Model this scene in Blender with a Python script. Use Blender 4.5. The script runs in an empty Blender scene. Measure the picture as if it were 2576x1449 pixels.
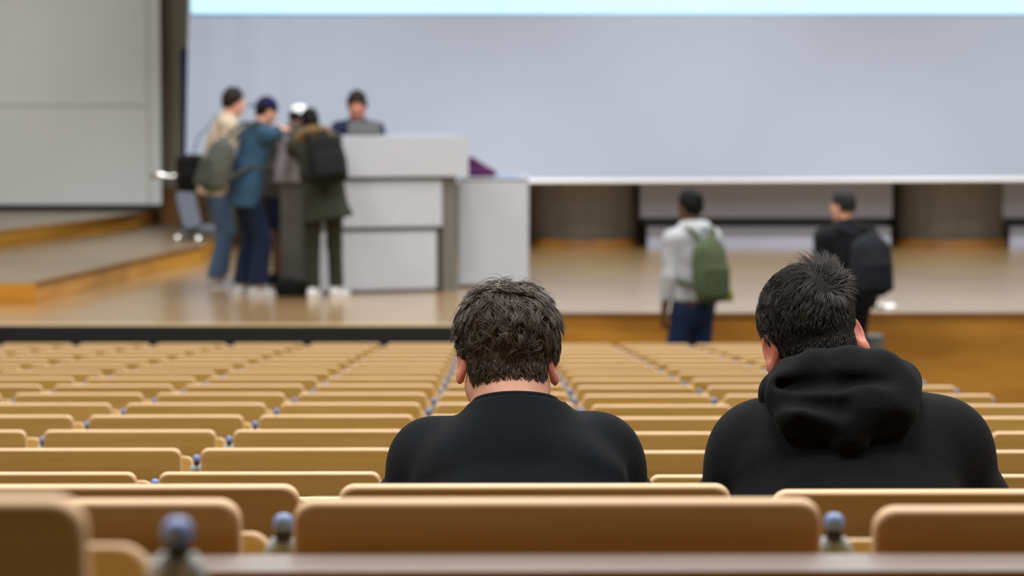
import bpy, bmesh, math, random
import numpy as np
from mathutils import Vector, Matrix, Euler

R = math.radians
C = bpy.context.scene.collection
SC = bpy.context.scene
rng = np.random.default_rng(7)
random.seed(7)

# ------------------------------------------------------------------ camera
W, H, F = 2576, 1449, 6500.0
ZC = 2.55
PITCH = math.atan((H / 2 - 250) / F)
YAW = math.atan((W / 2 - 1234) / F)
cam_d = bpy.data.cameras.new('camera')
cam = bpy.data.objects.new('camera', cam_d)
C.objects.link(cam)
cam.location = (0, 0, ZC)
cam.rotation_euler = (math.pi / 2 - PITCH, 0, -YAW)
cam_d.sensor_width = 36
cam_d.lens = 36 * F / W
cam_d.clip_end = 200
cam_d.dof.use_dof = True
cam_d.dof.focus_distance = 4.42
cam_d.dof.aperture_fstop = 5.0
cam_d.dof.aperture_blades = 9
SC.camera = cam
RM = Euler((math.pi / 2 - PITCH, 0, -YAW)).to_matrix()


def at(px, py, d):
    """world point seen at photo pixel (px,py) at world depth Y = d"""
    v = RM @ Vector((px - W / 2, H / 2 - py, -F))
    v *= d / v.y
    return Vector((v.x, v.y, v.z + ZC))


def X(px, d):
    return at(px, H / 2, d).x


def Z(py, d):
    return at(1234, py, d).z


# ------------------------------------------------------------------ materials
def srgb(r, g, b):
    def f(c):
        c /= 255
        return c / 12.92 if c <= .04045 else ((c + .055) / 1.055) ** 2.4
    return (f(r), f(g), f(b), 1)


def mat(name, col, rough=.6, var=.0, scale=8, stretch=(1, 1, 1), metal=0, bump=0, bscale=200, spec=.5, sheen=0,
        emit=None, es=0, sss=0, coat=0, rand=0, col2=None, detail=4):
    m = bpy.data.materials.new(name)
    m.use_nodes = True
    nt = m.node_tree
    b = nt.nodes['Principled BSDF']
    b.inputs['Base Color'].default_value = col
    b.inputs['Roughness'].default_value = rough
    b.inputs['Metallic'].default_value = metal
    b.inputs['Specular IOR Level'].default_value = spec
    if sheen:
        b.inputs['Sheen Weight'].default_value = sheen
        b.inputs['Sheen Roughness'].default_value = .5
    if coat:
        b.inputs['Coat Weight'].default_value = coat
        b.inputs['Coat Roughness'].default_value = .15
    if sss:
        b.inputs['Subsurface Weight'].default_value = sss
        b.inputs['Subsurface Radius'].default_value = (.012, .004, .002)
        b.inputs['Subsurface Scale'].default_value = 1
    if emit:
        b.inputs['Emission Color'].default_value = emit
        b.inputs['Emission Strength'].default_value = es
    tc = nt.nodes.new('ShaderNodeTexCoord')
    if var or col2 or rand:
        mp = nt.nodes.new('ShaderNodeMapping')
        mp.inputs['Scale'].default_value = stretch
        nz = nt.nodes.new('ShaderNodeTexNoise')
        nz.inputs['Scale'].default_value = scale
        nz.inputs['Detail'].default_value = detail
        nt.links.new(tc.outputs['Object'], mp.inputs[0])
        src = mp.outputs[0]
        if rand:
            oi = nt.nodes.new('ShaderNodeObjectInfo')
            ad = nt.nodes.new('ShaderNodeVectorMath')
            ad.operation = 'ADD'
            mu = nt.nodes.new('ShaderNodeVectorMath')
            mu.operation = 'SCALE'
            mu.inputs[0].default_value = (37, 11, 53)
            nt.links.new(oi.outputs['Random'], mu.inputs['Scale'])
            nt.links.new(src, ad.inputs[0])
            nt.links.new(mu.outputs[0], ad.inputs[1])
            src = ad.outputs[0]
        nt.links.new(src, nz.inputs['Vector'])
        rp = nt.nodes.new('ShaderNodeValToRGB')
        rp.color_ramp.elements[0].position = .3
        rp.color_ramp.elements[1].position = .7
        c2 = col2 or tuple(max(0, c * (1 - var)) for c in col[:3]) + (1,)
        c1 = col if col2 else tuple(min(1, c * (1 + var * .6)) for c in col[:3]) + (1,)
        rp.color_ramp.elements[0].color = c2
        rp.color_ramp.elements[1].color = c1
        nt.links.new(nz.outputs['Fac'], rp.inputs[0])
        out = rp.outputs[0]
        if rand:
            hs = nt.nodes.new('ShaderNodeHueSaturation')
            mr = nt.nodes.new('ShaderNodeMapRange')
            mr.inputs['To Min'].default_value = 1 - rand
            mr.inputs['To Max'].default_value = 1 + rand
            nt.links.new(oi.outputs['Random'], mr.inputs['Value'])
            nt.links.new(mr.outputs[0], hs.inputs['Value'])
            nt.links.new(out, hs.inputs['Color'])
            out = hs.outputs[0]
        nt.links.new(out, b.inputs['Base Color'])
    if bump:
        n2 = nt.nodes.new('ShaderNodeTexNoise')
        n2.inputs['Scale'].default_value = bscale
        n2.inputs['Detail'].default_value = 3
        bp = nt.nodes.new('ShaderNodeBump')
        bp.inputs['Strength'].default_value = bump
        bp.inputs['Distance'].default_value = .01
        nt.links.new(tc.outputs['Object'], n2.inputs['Vector'])
        nt.links.new(n2.outputs['Fac'], bp.inputs['Height'])
        nt.links.new(bp.outputs[0], b.inputs['Normal'])
    return m


def parquet(name, c1, c2, rough, bw, bh, coat=0, rot=0):
    m = bpy.data.materials.new(name)
    m.use_nodes = True
    nt = m.node_tree
    b = nt.nodes['Principled BSDF']
    tc = nt.nodes.new('ShaderNodeTexCoord')
    mp = nt.nodes.new('ShaderNodeMapping')
    mp.inputs['Rotation'].default_value = (0, 0, rot)
    br = nt.nodes.new('ShaderNodeTexBrick')
    br.inputs['Color1'].default_value = c1
    br.inputs['Color2'].default_value = c2
    br.inputs['Mortar'].default_value = tuple(c * .6 for c in c2[:3]) + (1,)
    br.inputs['Scale'].default_value = 1
    br.inputs['Mortar Size'].default_value = .002
    br.inputs['Brick Width'].default_value = bw
    br.inputs['Row Height'].default_value = bh
    nt.links.new(tc.outputs['Object'], mp.inputs[0])
    nt.links.new(mp.outputs[0], br.inputs['Vector'])
    nz = nt.nodes.new('ShaderNodeTexNoise')
    nz.inputs['Scale'].default_value = 1.3
    nz.inputs['Detail'].default_value = 5
    nt.links.new(tc.outputs['Object'], nz.inputs['Vector'])
    mx = nt.nodes.new('ShaderNodeMix')
    mx.data_type = 'RGBA'
    mx.blend_type = 'MULTIPLY'
    mx.inputs[0].default_value = .35
    rp = nt.nodes.new('ShaderNodeValToRGB')
    rp.color_ramp.elements[0].position = .3
    rp.color_ramp.elements[0].color = (.55, .5, .45, 1)
    rp.color_ramp.elements[1].position = .65
    rp.color_ramp.elements[1].color = (1, 1, 1, 1)
    nt.links.new(nz.outputs['Fac'], rp.inputs[0])
    nt.links.new(br.outputs['Color'], mx.inputs[6])
    nt.links.new(rp.outputs[0], mx.inputs[7])
    nt.links.new(mx.outputs[2], b.inputs['Base Color'])
    b.inputs['Roughness'].default_value = rough
    b.inputs['Coat Weight'].default_value = coat
    b.inputs['Coat Roughness'].default_value = .22
    return m


M = {}
M['seat_wood'] = mat('seat_wood', srgb(202, 164, 88), .45, scale=3, stretch=(1, 8, 22), col2=srgb(189, 148, 70), rand=.09, coat=.1)
M['edge_wood'] = mat('edge_wood', srgb(218, 182, 138), .5, var=.08, scale=5, stretch=(1, 10, 10))
M['desk_wood'] = mat('desk_wood', srgb(196, 138, 52), .4, scale=2.5, stretch=(1, 14, 14), col2=srgb(180, 122, 40), coat=.1, rand=.05)
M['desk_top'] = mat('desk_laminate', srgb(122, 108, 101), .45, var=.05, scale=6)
M['post_cap'] = mat('post_cap', srgb(118, 138, 188), .25, var=.1)
M['post_neck'] = mat('post_neck', srgb(30, 31, 30), .5, var=.2)
M['post_steel'] = mat('post_steel', srgb(152, 160, 158), .38, var=.12)
M['floor_grey'] = mat('floor_grey', srgb(92, 84, 74), .6, var=.2, scale=3)
M['stage'] = parquet('stage_parquet', srgb(190, 154, 104), srgb(178, 142, 92), .28, 1.2, .09, coat=1)
M['stage_step'] = parquet('step_parquet', srgb(146, 124, 94), srgb(136, 114, 84), .4, 1.0, .08, coat=.4)
M['riser'] = mat('riser_wood', srgb(206, 150, 54), .4, scale=1.4, stretch=(1, 1, 7), col2=srgb(184, 126, 36), coat=.2)
M['stage_face'] = mat('stage_face_wood', srgb(196, 138, 44), .42, scale=1.3, stretch=(1, 1, 5), col2=srgb(170, 112, 28), coat=.2)
M['nosing'] = mat('nosing_wood', srgb(204, 172, 128), .35, var=.1, coat=.3)
M['black'] = mat('black_panel', srgb(20, 20, 20), .6, var=.2)
M['dark_wall'] = mat('dark_wall', srgb(150, 142, 128), .75, var=.12, scale=2, stretch=(6, 6, .3))
M['pillar'] = mat('pillar_veneer', srgb(112, 111, 107), .55, var=.18, scale=4, stretch=(4, 4, .2))
M['base_wood'] = mat('base_wood', srgb(130, 86, 30), .5, var=.3, scale=3)
M['board'] = mat('pale_board', srgb(224, 231, 231), .6, var=.03, scale=1)
M['board_strip'] = mat('board_strip', srgb(204, 206, 204), .6, var=.03)
M['white_board'] = mat('white_board', srgb(164, 168, 184), .5, var=.03)
M['curtain'] = mat('navy_curtain', srgb(44, 48, 112), .9, var=.3)
M['screen'] = mat('screen_fabric', srgb(160, 169, 188), .9, var=.015, scale=.6, stretch=(3, 1, .5))
M['wall'] = mat('wall_paint', srgb(170, 164, 150), .8, var=.04, scale=1)
M['ceil'] = mat('ceiling_paint', srgb(120, 116, 108), .85, var=.04, scale=1)
M['lect_white'] = mat('lectern_white', srgb(188, 195, 206), .5, var=.02)
M['lect_grey'] = mat('lectern_grey', srgb(108, 107, 105), .55, var=.04)
M['lect_lilac'] = mat('lectern_lilac', srgb(164, 162, 172), .5, var=.03)
M['skin'] = mat('skin', srgb(222, 164, 138), .55, var=.06, scale=30, sss=.12)
M['skin_red'] = mat('skin_flushed', srgb(206, 136, 116), .55, var=.06, scale=30, sss=.12)
M['skin_ear'] = mat('skin_ear', srgb(222, 140, 120), .5, var=.08, scale=40, sss=.3)
M['skin_dark'] = mat('skin_deep', srgb(98, 66, 48), .55, var=.08, scale=30)
M['eye'] = mat('eye', srgb(235, 232, 226), .2, var=.01)
M['iris'] = mat('iris', srgb(40, 28, 20), .2, var=.05)


def cloth(name, rgb, sheen=.04, var=.12):
    if name not in M:
        M[name] = mat(name, srgb(*rgb), .9, var=var, scale=14, bump=.12, bscale=160, spec=.15, sheen=sheen)
    return M[name]


# ------------------------------------------------------------------ object helpers
def link(name, me, m=None, parent=None, smooth=False):
    o = bpy.data.objects.new(name, me)
    C.objects.link(o)
    if m is not None:
        for mm in (m if isinstance(m, (list, tuple)) else [m]):
            me.materials.append(mm)
    if parent is not None:
        o.parent = parent
    if smooth and len(me.polygons):
        me.polygons.foreach_set('use_smooth', np.ones(len(me.polygons), dtype=bool))
    return o


def obj(name, bm, m=None, parent=None, smooth=False):
    me = bpy.data.meshes.new(name)
    bm.normal_update()
    bm.to_mesh(me)
    bm.free()
    return link(name, me, m, parent, smooth)


def thing(name, label, cat, loc=(0, 0, 0), rz=0, group=None):
    o = bpy.data.objects.new(name, None)
    C.objects.link(o)
    o.empty_display_size = .1
    o.location = loc
    o.rotation_euler = (0, 0, rz)
    o['label'] = label
    o['category'] = cat
    if group:
        o['group'] = group
    return o


def tag(o, label, cat, group=None):
    o['label'] = label
    o['category'] = cat
    if group:
        o['group'] = group
    return o


def struct(o):
    o['kind'] = 'structure'
    return o


def dup(root, loc, label, rz=0, group=None):
    r = root.copy()
    C.objects.link(r)
    r.location = loc
    r.rotation_euler = (0, 0, rz)
    r['label'] = label
    if group:
        r['group'] = group
    for ch in list(root.children):
        c = ch.copy()
        C.objects.link(c)
        c.parent = r
        for g in list(ch.children):
            k = g.copy()
            C.objects.link(k)
            k.parent = c
    return r


def add_box(bm, lo, hi, mx=None, mi=0):
    x0, y0, z0 = lo
    x1, y1, z1 = hi
    vs = [bm.verts.new(v) for v in [(x0, y0, z0), (x1, y0, z0), (x1, y1, z0), (x0, y1, z0),
                                    (x0, y0, z1), (x1, y0, z1), (x1, y1, z1), (x0, y1, z1)]]
    fs = []
    for q in [(0, 3, 2, 1), (4, 5, 6, 7), (0, 1, 5, 4), (1, 2, 6, 5), (2, 3, 7, 6), (3, 0, 4, 7)]:
        f = bm.faces.new([vs[i] for i in q])
        f.material_index = mi
        fs.append(f)
    if mx is not None:
        bmesh.ops.transform(bm, matrix=mx, verts=vs)
    return vs


def bevel_all(bm, w, seg=2):
    es = [e for e in bm.edges if len(e.link_faces) == 2 and e.calc_face_angle(0) > .6]
    bmesh.ops.bevel(bm, geom=es, offset=w, segments=seg, profile=.5, affect='EDGES')


def box(name, lo, hi, m, parent=None, bev=0, mx=None):
    bm = bmesh.new()
    add_box(bm, lo, hi, mx)
    if bev:
        bevel_all(bm, bev)
    return obj(name, bm, m, parent)


def add_tube(bm, pts, rad, seg=10, flat=None, cap=True):
    """tube through pts; rad scalar or list; flat=(normal vector, factor) squashes along the given direction"""
    pts = [Vector(p) for p in pts]
    n = len(pts)
    rad = rad if isinstance(rad, (list, tuple)) else [rad] * n
    rings = []
    ref = None
    for i in range(n):
        t = (pts[min(i + 1, n - 1)] - pts[max(i - 1, 0)]).normalized()
        if ref is None:
            ref = t.orthogonal().normalized()
            if flat:
                ref = Vector(flat[0])
        u = (ref - t * ref.dot(t)).normalized()
        if not flat:
            ref = u
        v = t.cross(u)
        k = flat[1] if flat else 1
        rings.append([bm.verts.new(pts[i] + (u * math.cos(a) * k + v * math.sin(a)) * rad[i])
                      for a in [2 * math.pi * j / seg for j in range(seg)]])
    for a, b in zip(rings[:-1], rings[1:]):
        for j in range(seg):
            bm.faces.new((a[j], a[(j + 1) % seg], b[(j + 1) % seg], b[j]))
    if cap:
        bm.faces.new(list(reversed(rings[0])))
        bm.faces.new(rings[-1])


def add_prism(bm, poly, z0, z1, mi_top=0, mi_side=0):
    a = [bm.verts.new((x, y, z0)) for x, y in poly]
    b = [bm.verts.new((x, y, z1)) for x, y in poly]
    n = len(poly)
    f = bm.faces.new(b)
    f.material_index = mi_top
    bm.faces.new(list(reversed(a))).material_index = mi_side
    for i in range(n):
        bm.faces.new((a[i], a[(i + 1) % n], b[(i + 1) % n], b[i])).material_index = mi_side


def add_lathe(bm, prof, seg=24, cx=0, cy=0):
    rings = []
    for r, z in prof:
        rings.append([bm.verts.new((cx + r * math.cos(2 * math.pi * j / seg), cy + r * math.sin(2 * math.pi * j / seg), z))
                      for j in range(seg)])
    for a, b in zip(rings[:-1], rings[1:]):
        for j in range(seg):
            bm.faces.new((a[j], a[(j + 1) % seg], b[(j + 1) % seg], b[j]))
    bm.faces.new(list(reversed(rings[0])))
    bm.faces.new(rings[-1])


def round_board(bm, w, h, t, r, bev, mx, edge_mi=1):
    """board in XZ, x centred, z 0..h, rounded corners; the rim gets material edge_mi"""
    pts = []
    for cx, cz, a0 in ((w / 2 - r, h - r, 0), (-w / 2 + r, h - r, 90), (-w / 2 + r, r, 180), (w / 2 - r, r, 270)):
        for k in range(7):
            a = R(a0 + 15 * k)
            pts.append((cx + r * math.cos(a), cz + r * math.sin(a)))
    loops = []
    for y, ins in ((-t / 2, bev), (-t / 2 + bev * .3, bev * .3), (-t / 2 + bev, 0), (t / 2 - bev, 0), (t / 2 - bev * .3, bev * .3), (t / 2, bev)):
        sx, sz = (w - 2 * ins) / w, (h - 2 * ins) / h
        loops.append([bm.verts.new(mx @ Vector((x * sx, y, (z - h / 2) * sz + h / 2))) for x, z in pts])
    n = len(pts)
    for a, b in zip(loops[:-1], loops[1:]):
        for i in range(n):
            f = bm.faces.new((a[i], b[i], b[(i + 1) % n], a[(i + 1) % n]))
            f.material_index = edge_mi
            f.smooth = True
    bm.faces.new(loops[0])
    bm.faces.new(list(reversed(loops[-1])))
    bmesh.ops.recalc_face_normals(bm, faces=bm.faces)


# ------------------------------------------------------------------ signed-distance sculpting (one continuous surface per part)
def V3(p):
    return np.array((p[0], p[1], p[2]), dtype=np.float64)


def nrm(v):
    v = V3(v)
    return v / (np.linalg.norm(v) + 1e-12)


class Sdf:
    def __init__(s, k=.02):
        s.ops = []
        s.k = k

    def cap(s, p0, p1, r0, r1=None, side=(1, 0, 0), k=None, sub=False):
        r1 = r0 if r1 is None else r1
        a0, b0 = r0 if isinstance(r0, tuple) else (r0, r0)
        a1, b1 = r1 if isinstance(r1, tuple) else (r1, r1)
        s.ops.append(('cap', V3(p0), V3(p1), (a0, b0, a1, b1), V3(side), s.k if k is None else k, sub))
        return s

    def ell(s, c, r, axes=None, k=None, sub=False):
        s.ops.append(('ell', V3(c), np.array(r, float), axes if axes is not None else np.eye(3), s.k if k is None else k, sub))
        return s

    def box(s, c, h, rad, axes=None, k=None, sub=False):
        s.ops.append(('box', V3(c), np.array(h, float), axes if axes is not None else np.eye(3), rad, s.k if k is None else k, sub))
        return s

    def cut(s, p, n, k=.002):
        s.ops.append(('cut', V3(p), nrm(n), k))
        return s

    def wave(s, amp, freq, seed=0, k=None):
        s.ops.append(('wave', amp, freq, seed))
        return s

    def func(s, f):
        s.ops.append(('func', f))
        return s

    def bounds(s):
        lo, hi = np.full(3, 1e9), np.full(3, -1e9)
        for o in s.ops:
            if o[0] == 'cap' and not o[6]:
                m = max(o[3])
                lo = np.minimum(lo, np.minimum(o[1], o[2]) - m)
                hi = np.maximum(hi, np.maximum(o[1], o[2]) + m)
            elif o[0] in ('ell', 'box') and not o[-1]:
                m = np.abs(o[3].T) @ o[2]
                lo = np.minimum(lo, o[1] - m)
                hi = np.maximum(hi, o[1] + m)
        return lo, hi

    def build(s, h):
        lo, hi = s.bounds()
        mg = 3 * h + .02
        lo, hi = lo - mg, hi + mg
        n = np.ceil((hi - lo) / h).astype(int) + 1
        ax = [lo[i] + h * np.arange(n[i]) for i in range(3)]
        Fv = np.full(n, .5, dtype=np.float32)
        for o in s.ops:
            if o[0] == 'cut':
                d = ((ax[0] - o[1][0]) * o[2][0])[:, None, None] + ((ax[1] - o[1][1]) * o[2][1])[None, :, None] + ((ax[2] - o[1][2]) * o[2][2])[None, None, :]
                Fv = np.maximum(Fv, d.astype(np.float32))
                continue
            if o[0] == 'wave':
                r = np.random.default_rng(o[3])
                acc = np.zeros(n, dtype=np.float32)
                for q in range(6):
                    dr = r.normal(size=3)
                    dr = dr / np.linalg.norm(dr) * o[2] * (1 + .8 * q / 3)
                    ph = r.uniform(0, 6.28)
                    acc += (np.sin((ax[0] * dr[0])[:, None, None] + (ax[1] * dr[1])[None, :, None] + (ax[2] * dr[2])[None, None, :] + ph) / (1 + .4 * q)).astype(np.float32)
                Fv += o[1] * acc / 2.5
                continue
            if o[0] == 'func':
                P = np.stack(np.meshgrid(*ax, indexing='ij'), -1)
                Fv = o[1](P, Fv).astype(np.float32)
                continue
            k = o[5] if o[0] in ('cap',) else o[-2]
            sub = o[-1]
            if o[0] == 'cap':
                m = max(o[3])
                a, b = np.minimum(o[1], o[2]) - m, np.maximum(o[1], o[2]) + m
            else:
                m = np.abs(o[3].T) @ o[2]
                a, b = o[1] - m, o[1] + m
            e = 2.2 * k + 3 * h
            i0 = np.clip(np.floor((a - e - lo) / h).astype(int), 0, n - 1)
            i1 = np.clip(np.ceil((b + e - lo) / h).astype(int) + 1, 1, n)
            if np.any(i1 <= i0):
                continue
            sl = tuple(slice(i0[i], i1[i]) for i in range(3))
            Px = ax[0][sl[0]][:, None, None]
            Py = ax[1][sl[1]][None, :, None]
            Pz = ax[2][sl[2]][None, None, :]
            if o[0] == 'cap':
                p0, p1 = o[1], o[2]
                d = p1 - p0
                L = np.linalg.norm(d) + 1e-9
                d = d / L
                sd = o[4] - d * (o[4] @ d)
                if np.linalg.norm(sd) < 1e-4:
                    sd = np.cross(d, (0, 1, 0.01))
                sd = sd / np.linalg.norm(sd)
                nn = np.cross(d, sd)
                qx, qy, qz = Px - p0[0], Py - p0[1], Pz - p0[2]
                al = qx * d[0] + qy * d[1] + qz * d[2]
                t = np.clip(al / L, 0, 1)
                u = qx * sd[0] + qy * sd[1] + qz * sd[2]
                v = qx * nn[0] + qy * nn[1] + qz * nn[2]
                w = al - t * L
                a0, b0, a1, b1 = o[3]
                ra, rb = a0 + (a1 - a0) * t, b0 + (b1 - b0) * t
                rm = np.minimum(ra, rb)
                g = (np.sqrt((u / ra) ** 2 + (v / rb) ** 2 + (w / rm) ** 2) - 1) * rm
            elif o[0] == 'ell':
                A = o[3]
                qx, qy, qz = Px - o[1][0], Py - o[1][1], Pz - o[1][2]
                acc = 0
                acc2 = 0
                for i in range(3):
                    q = qx * A[i][0] + qy * A[i][1] + qz * A[i][2]
                    acc = acc + (q / o[2][i]) ** 2
                    acc2 = acc2 + (q / o[2][i] ** 2) ** 2
                rt = np.sqrt(acc)
                g = rt * (rt - 1) / np.sqrt(acc2 + 1e-9)
            else:
                A = o[3]
                qx, qy, qz = Px - o[1][0], Py - o[1][1], Pz - o[1][2]
                acc = 0
                mxx = -1e9
                for i in range(3):
                    q = np.abs(qx * A[i][0] + qy * A[i][1] + qz * A[i][2]) - (o[2][i] - o[4])
                    acc = acc + np.maximum(q, 0) ** 2
                    mxx = np.maximum(mxx, q)
                g = np.sqrt(acc) + np.minimum(mxx, 0) - o[4]
            g = g.astype(np.float32)
            f = Fv[sl]
            if sub:
                hh = np.clip(.5 - .5 * (-g - f) / k, 0, 1)
                Fv[sl] = (-g) * (1 - hh) + f * hh + k * hh * (1 - hh)
            else:
                hh = np.clip(.5 + .5 * (g - f) / k, 0, 1)
                Fv[sl] = g * (1 - hh) + f * hh - k * hh * (1 - hh)
        Fv[0], Fv[-1] = 1, 1
        Fv[:, 0], Fv[:, -1] = 1, 1
        Fv[:, :, 0], Fv[:, :, -1] = 1, 1
        return nets(Fv, lo, h)

    def mesh(s, name, h, m, parent=None):
        v, q = s.build(h)
        return link(name, np_mesh(name, v, q), m, parent, True)


CO = np.array([(i, j, k) for i in (0, 1) for j in (0, 1) for k in (0, 1)])
ED = [(a, b) for a in range(8) for b in range(a + 1, 8) if np.abs(CO[a] - CO[b]).sum() == 1]


def nets(Fv, lo, h):
    S = Fv < 0
    n = Fv.shape
    cnt = np.zeros((n[0] - 1, n[1] - 1, n[2] - 1), dtype=np.int8)
    for c in CO:
        cnt += S[c[0]:n[0] - 1 + c[0], c[1]:n[1] - 1 + c[1], c[2]:n[2] - 1 + c[2]]
    act = (cnt > 0) & (cnt < 8)
    ids = np.argwhere(act)
    idx = np.full(act.shape, -1, dtype=np.int64)
    idx[act] = np.arange(len(ids))
    vals = np.stack([Fv[ids[:, 0] + c[0], ids[:, 1] + c[1], ids[:, 2] + c[2]] for c in CO], 1)
    acc = np.zeros((len(ids), 3))
    num = np.zeros(len(ids))
    for a, b in ED:
        va, vb = vals[:, a], vals[:, b]
        m = (va < 0) != (vb < 0)
        t = np.where(m, va / np.where(m, va - vb, 1), 0)
        acc += np.where(m[:, None], CO[a] + t[:, None] * (CO[b] - CO[a]), 0)
        num += m
    verts = lo + h * (ids + acc / num[:, None])
    quads = []
    for axn in range(3):
        s0 = [slice(1, -1)] * 3
        s1 = [slice(1, -1)] * 3
        s0[axn] = slice(0, -1)
        s1[axn] = slice(1, None)
        A, B = S[tuple(s0)], S[tuple(s1)]
        for flip, msk in ((False, A & ~B), (True, ~A & B)):
            g = np.argwhere(msk)
            if not len(g):
                continue
            off = np.array([1, 1, 1])
            off[axn] = 0
            g = g + off
            u = (axn + 1) % 3
            w = (axn + 2) % 3
            eu, ew = np.eye(3, dtype=int)[u], np.eye(3, dtype=int)[w]
            cs = [g - eu - ew, g - ew, g, g - eu]
            q = np.stack([idx[c[:, 0], c[:, 1], c[:, 2]] for c in cs], 1)
            quads.append(q[:, ::-1] if flip else q)
    return verts, np.concatenate(quads)


def np_mesh(name, v, q):
    me = bpy.data.meshes.new(name)
    me.vertices.add(len(v))
    me.vertices.foreach_set('co', np.asarray(v, dtype=np.float32).ravel())
    k = q.shape[1]
    me.loops.add(q.size)
    me.loops.foreach_set('vertex_index', q.ravel().astype(np.int32))
    me.polygons.add(len(q))
    me.polygons.foreach_set('loop_start', (np.arange(len(q)) * k).astype(np.int32))
    me.polygons.foreach_set('loop_total', np.full(len(q), k, dtype=np.int32))
    me.update(calc_edges=True)
    me.validate()
    return me

# ================================================================== SETTING
SZ = ZC - 1.73          # stage top
YS_L, YS_R, YB = 19.92, 20.9, 31.2
XL, XR, YR = -10.0, 10.0, -5.0

# seat rows --------------------------------------------------------
PIT = .846
SP = .554


def row_d(n):
    return 3.29 + PIT * n


def row_h(n):
    d = row_d(n)
    if n >= 3:
        return .0714 * d + .429
    return {-2: .247, -1: .381, 0: .4935, 1: .655, 2: .772}[n]


def row_top(n):
    return ZC - row_h(n)


NROW = 18
BACK_H = .80

# floor: hall floor, then a tier under every row
bm = bmesh.new()
add_box(bm, (XL, row_d(NROW) - .06, -.2), (XR, 33, 0))
for n in range(NROW - 1, -3, -1):
    y1 = row_d(n + 1) - .06
    y0 = row_d(n) - .06
    if n == -2:
        y0 = YR
    add_box(bm, (XL, y0, -.2), (XR, y1, row_top(n) - BACK_H))
struct(obj('floor', bm, M['floor_grey']))

# stage deck
bm = bmesh.new()
xm = X(1285, 20)
poly = [(XL, YS_L + .12), (X(0, YS_L), YS_L + .05), (xm - .05, YS_L - .1), (xm + .25, YS_R), (XR, YS_R + .15), (XR, 33), (XL, 33)]
add_prism(bm, poly, 0, SZ, 0, 1)
struct(obj('floor_stage', bm, [M['stage'], M['stage_face']]))
# black front fascia of the left half, wooden nosing along the edge
fx0, fy0, fx1, fy1 = XL, YS_L + .12, xm - .05, YS_L - .1
ang = math.atan2(fy1 - fy0, fx1 - fx0)
L = math.hypot(fx1 - fx0, fy1 - fy0)
mx = Matrix.Translation((fx0, fy0, 0)) @ Matrix.Rotation(ang, 4, 'Z')
struct(box('trim_1', (0, -.05, .0), (L, -.005, SZ - .0125), M['black'], mx=mx))
struct(box('trim_2', (0, -.06, SZ - .012), (L, .05, SZ + .004), M['nosing'], bev=.006, mx=mx))
struct(box('trim_3', (xm + .25, YS_R - .012, SZ - .03), (XR, YS_R + .03, SZ + .002), M['base_wood'], bev=.004))

# two wooden platforms rising at the stage's left
P1Z, P2Z = SZ + .18, SZ + .36
c0 = at(90, 712, 21.8)
c1 = at(505, 618, 27.4)
bm = bmesh.new()
poly1 = [(XL, 22.0), (c0.x, 21.8), (c1.x, 27.4), (c1.x + .05, 33), (XL, 33)]
add_prism(bm, poly1, SZ, P1Z, 0, 1)
p = struct(obj('floor_platform_lower', bm, [M['stage_step'], M['riser']]))
bm = bmesh.new()
q0 = at(-40, 592, 26.2)
q1 = at(352, 533, 31.2)
poly2 = [(XL, 26.0), (q0.x - .3, 25.9), (q1.x, 31.2), (q1.x, 33), (XL, 33)]
add_prism(bm, poly2, P1Z, P2Z, 0, 1)
struct(obj('floor_platform_upper', bm, [M['stage_step'], M['riser']]))
for i, (a, b, z) in enumerate(((c0, c1, P1Z), (q0, q1, P2Z))):
    bm = bmesh.new()
    ang = math.atan2(b.y - a.y, b.x - a.x)
    Ln = math.hypot(b.x - a.x, b.y - a.y)
    add_box(bm, (0, -.012, -.03), (Ln, .04, .006), Matrix.Translation((a.x, a.y, z)) @ Matrix.Rotation(ang, 4, 'Z'))
    struct(obj('trim_%d' % (4 + i), bm, M['lect_grey'] if False else M['base_wood']))

# room shell
CEIL = 9.0
struct(box('wall_left', (XL - .2, YR, -.2), (XL, 33, CEIL), M['wall']))
struct(box('wall_right', (XR, YR, -.2), (XR + .2, 33, CEIL), M['wall']))
struct(box('wall_rear', (XL, YR - .2, -.2), (XR, YR, CEIL), M['base_wood']))
struct(box('wall_front', (XL, 32.6, -.2), (XR, 32.9, CEIL), M['dark_wall']))
struct(box('ceiling', (XL, YR, CEIL), (XR, 33, CEIL + .2), M['ceil']))
struct(box('baseboard_front', (X(355, 32.5), 32.52, SZ), (X(520, 32.5), 32.6, SZ + .62), M['base_wood']))

# dark veneered pillars under the screen
for i, (px, wpx, d) in enumerate(((1470, 272, 30.6), (2388, 292, 30.6))):
    r = wpx / 2 * (d - .6) / F
    bm = bmesh.new()
    add_lathe(bm, [(r, SZ + .1), (r, CEIL)], 48, X(px, d), d)
    o = struct(obj('pillar', bm, M['pillar'], smooth=False))
    for f in o.data.polygons:
        f.use_smooth = abs(f.normal.z) < .5
    bm = bmesh.new()
    add_lathe(bm, [(r + .02, SZ), (r + .02, SZ + .1)], 48, X(px, d), d)
    b = obj('pillar_base', bm, M['base_wood'], o)

# big pale boards on the left wall
yb = 31.9
t = thing('sliding_board', 'large pale sliding board on the front wall above the wooden steps', 'board', (X(190, yb), yb, Z(516, yb)))


def local(o, lo, hi):
    l = o.location
    return tuple(lo[i] - l[i] for i in range(3)), tuple(hi[i] - l[i] for i in range(3))


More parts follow.
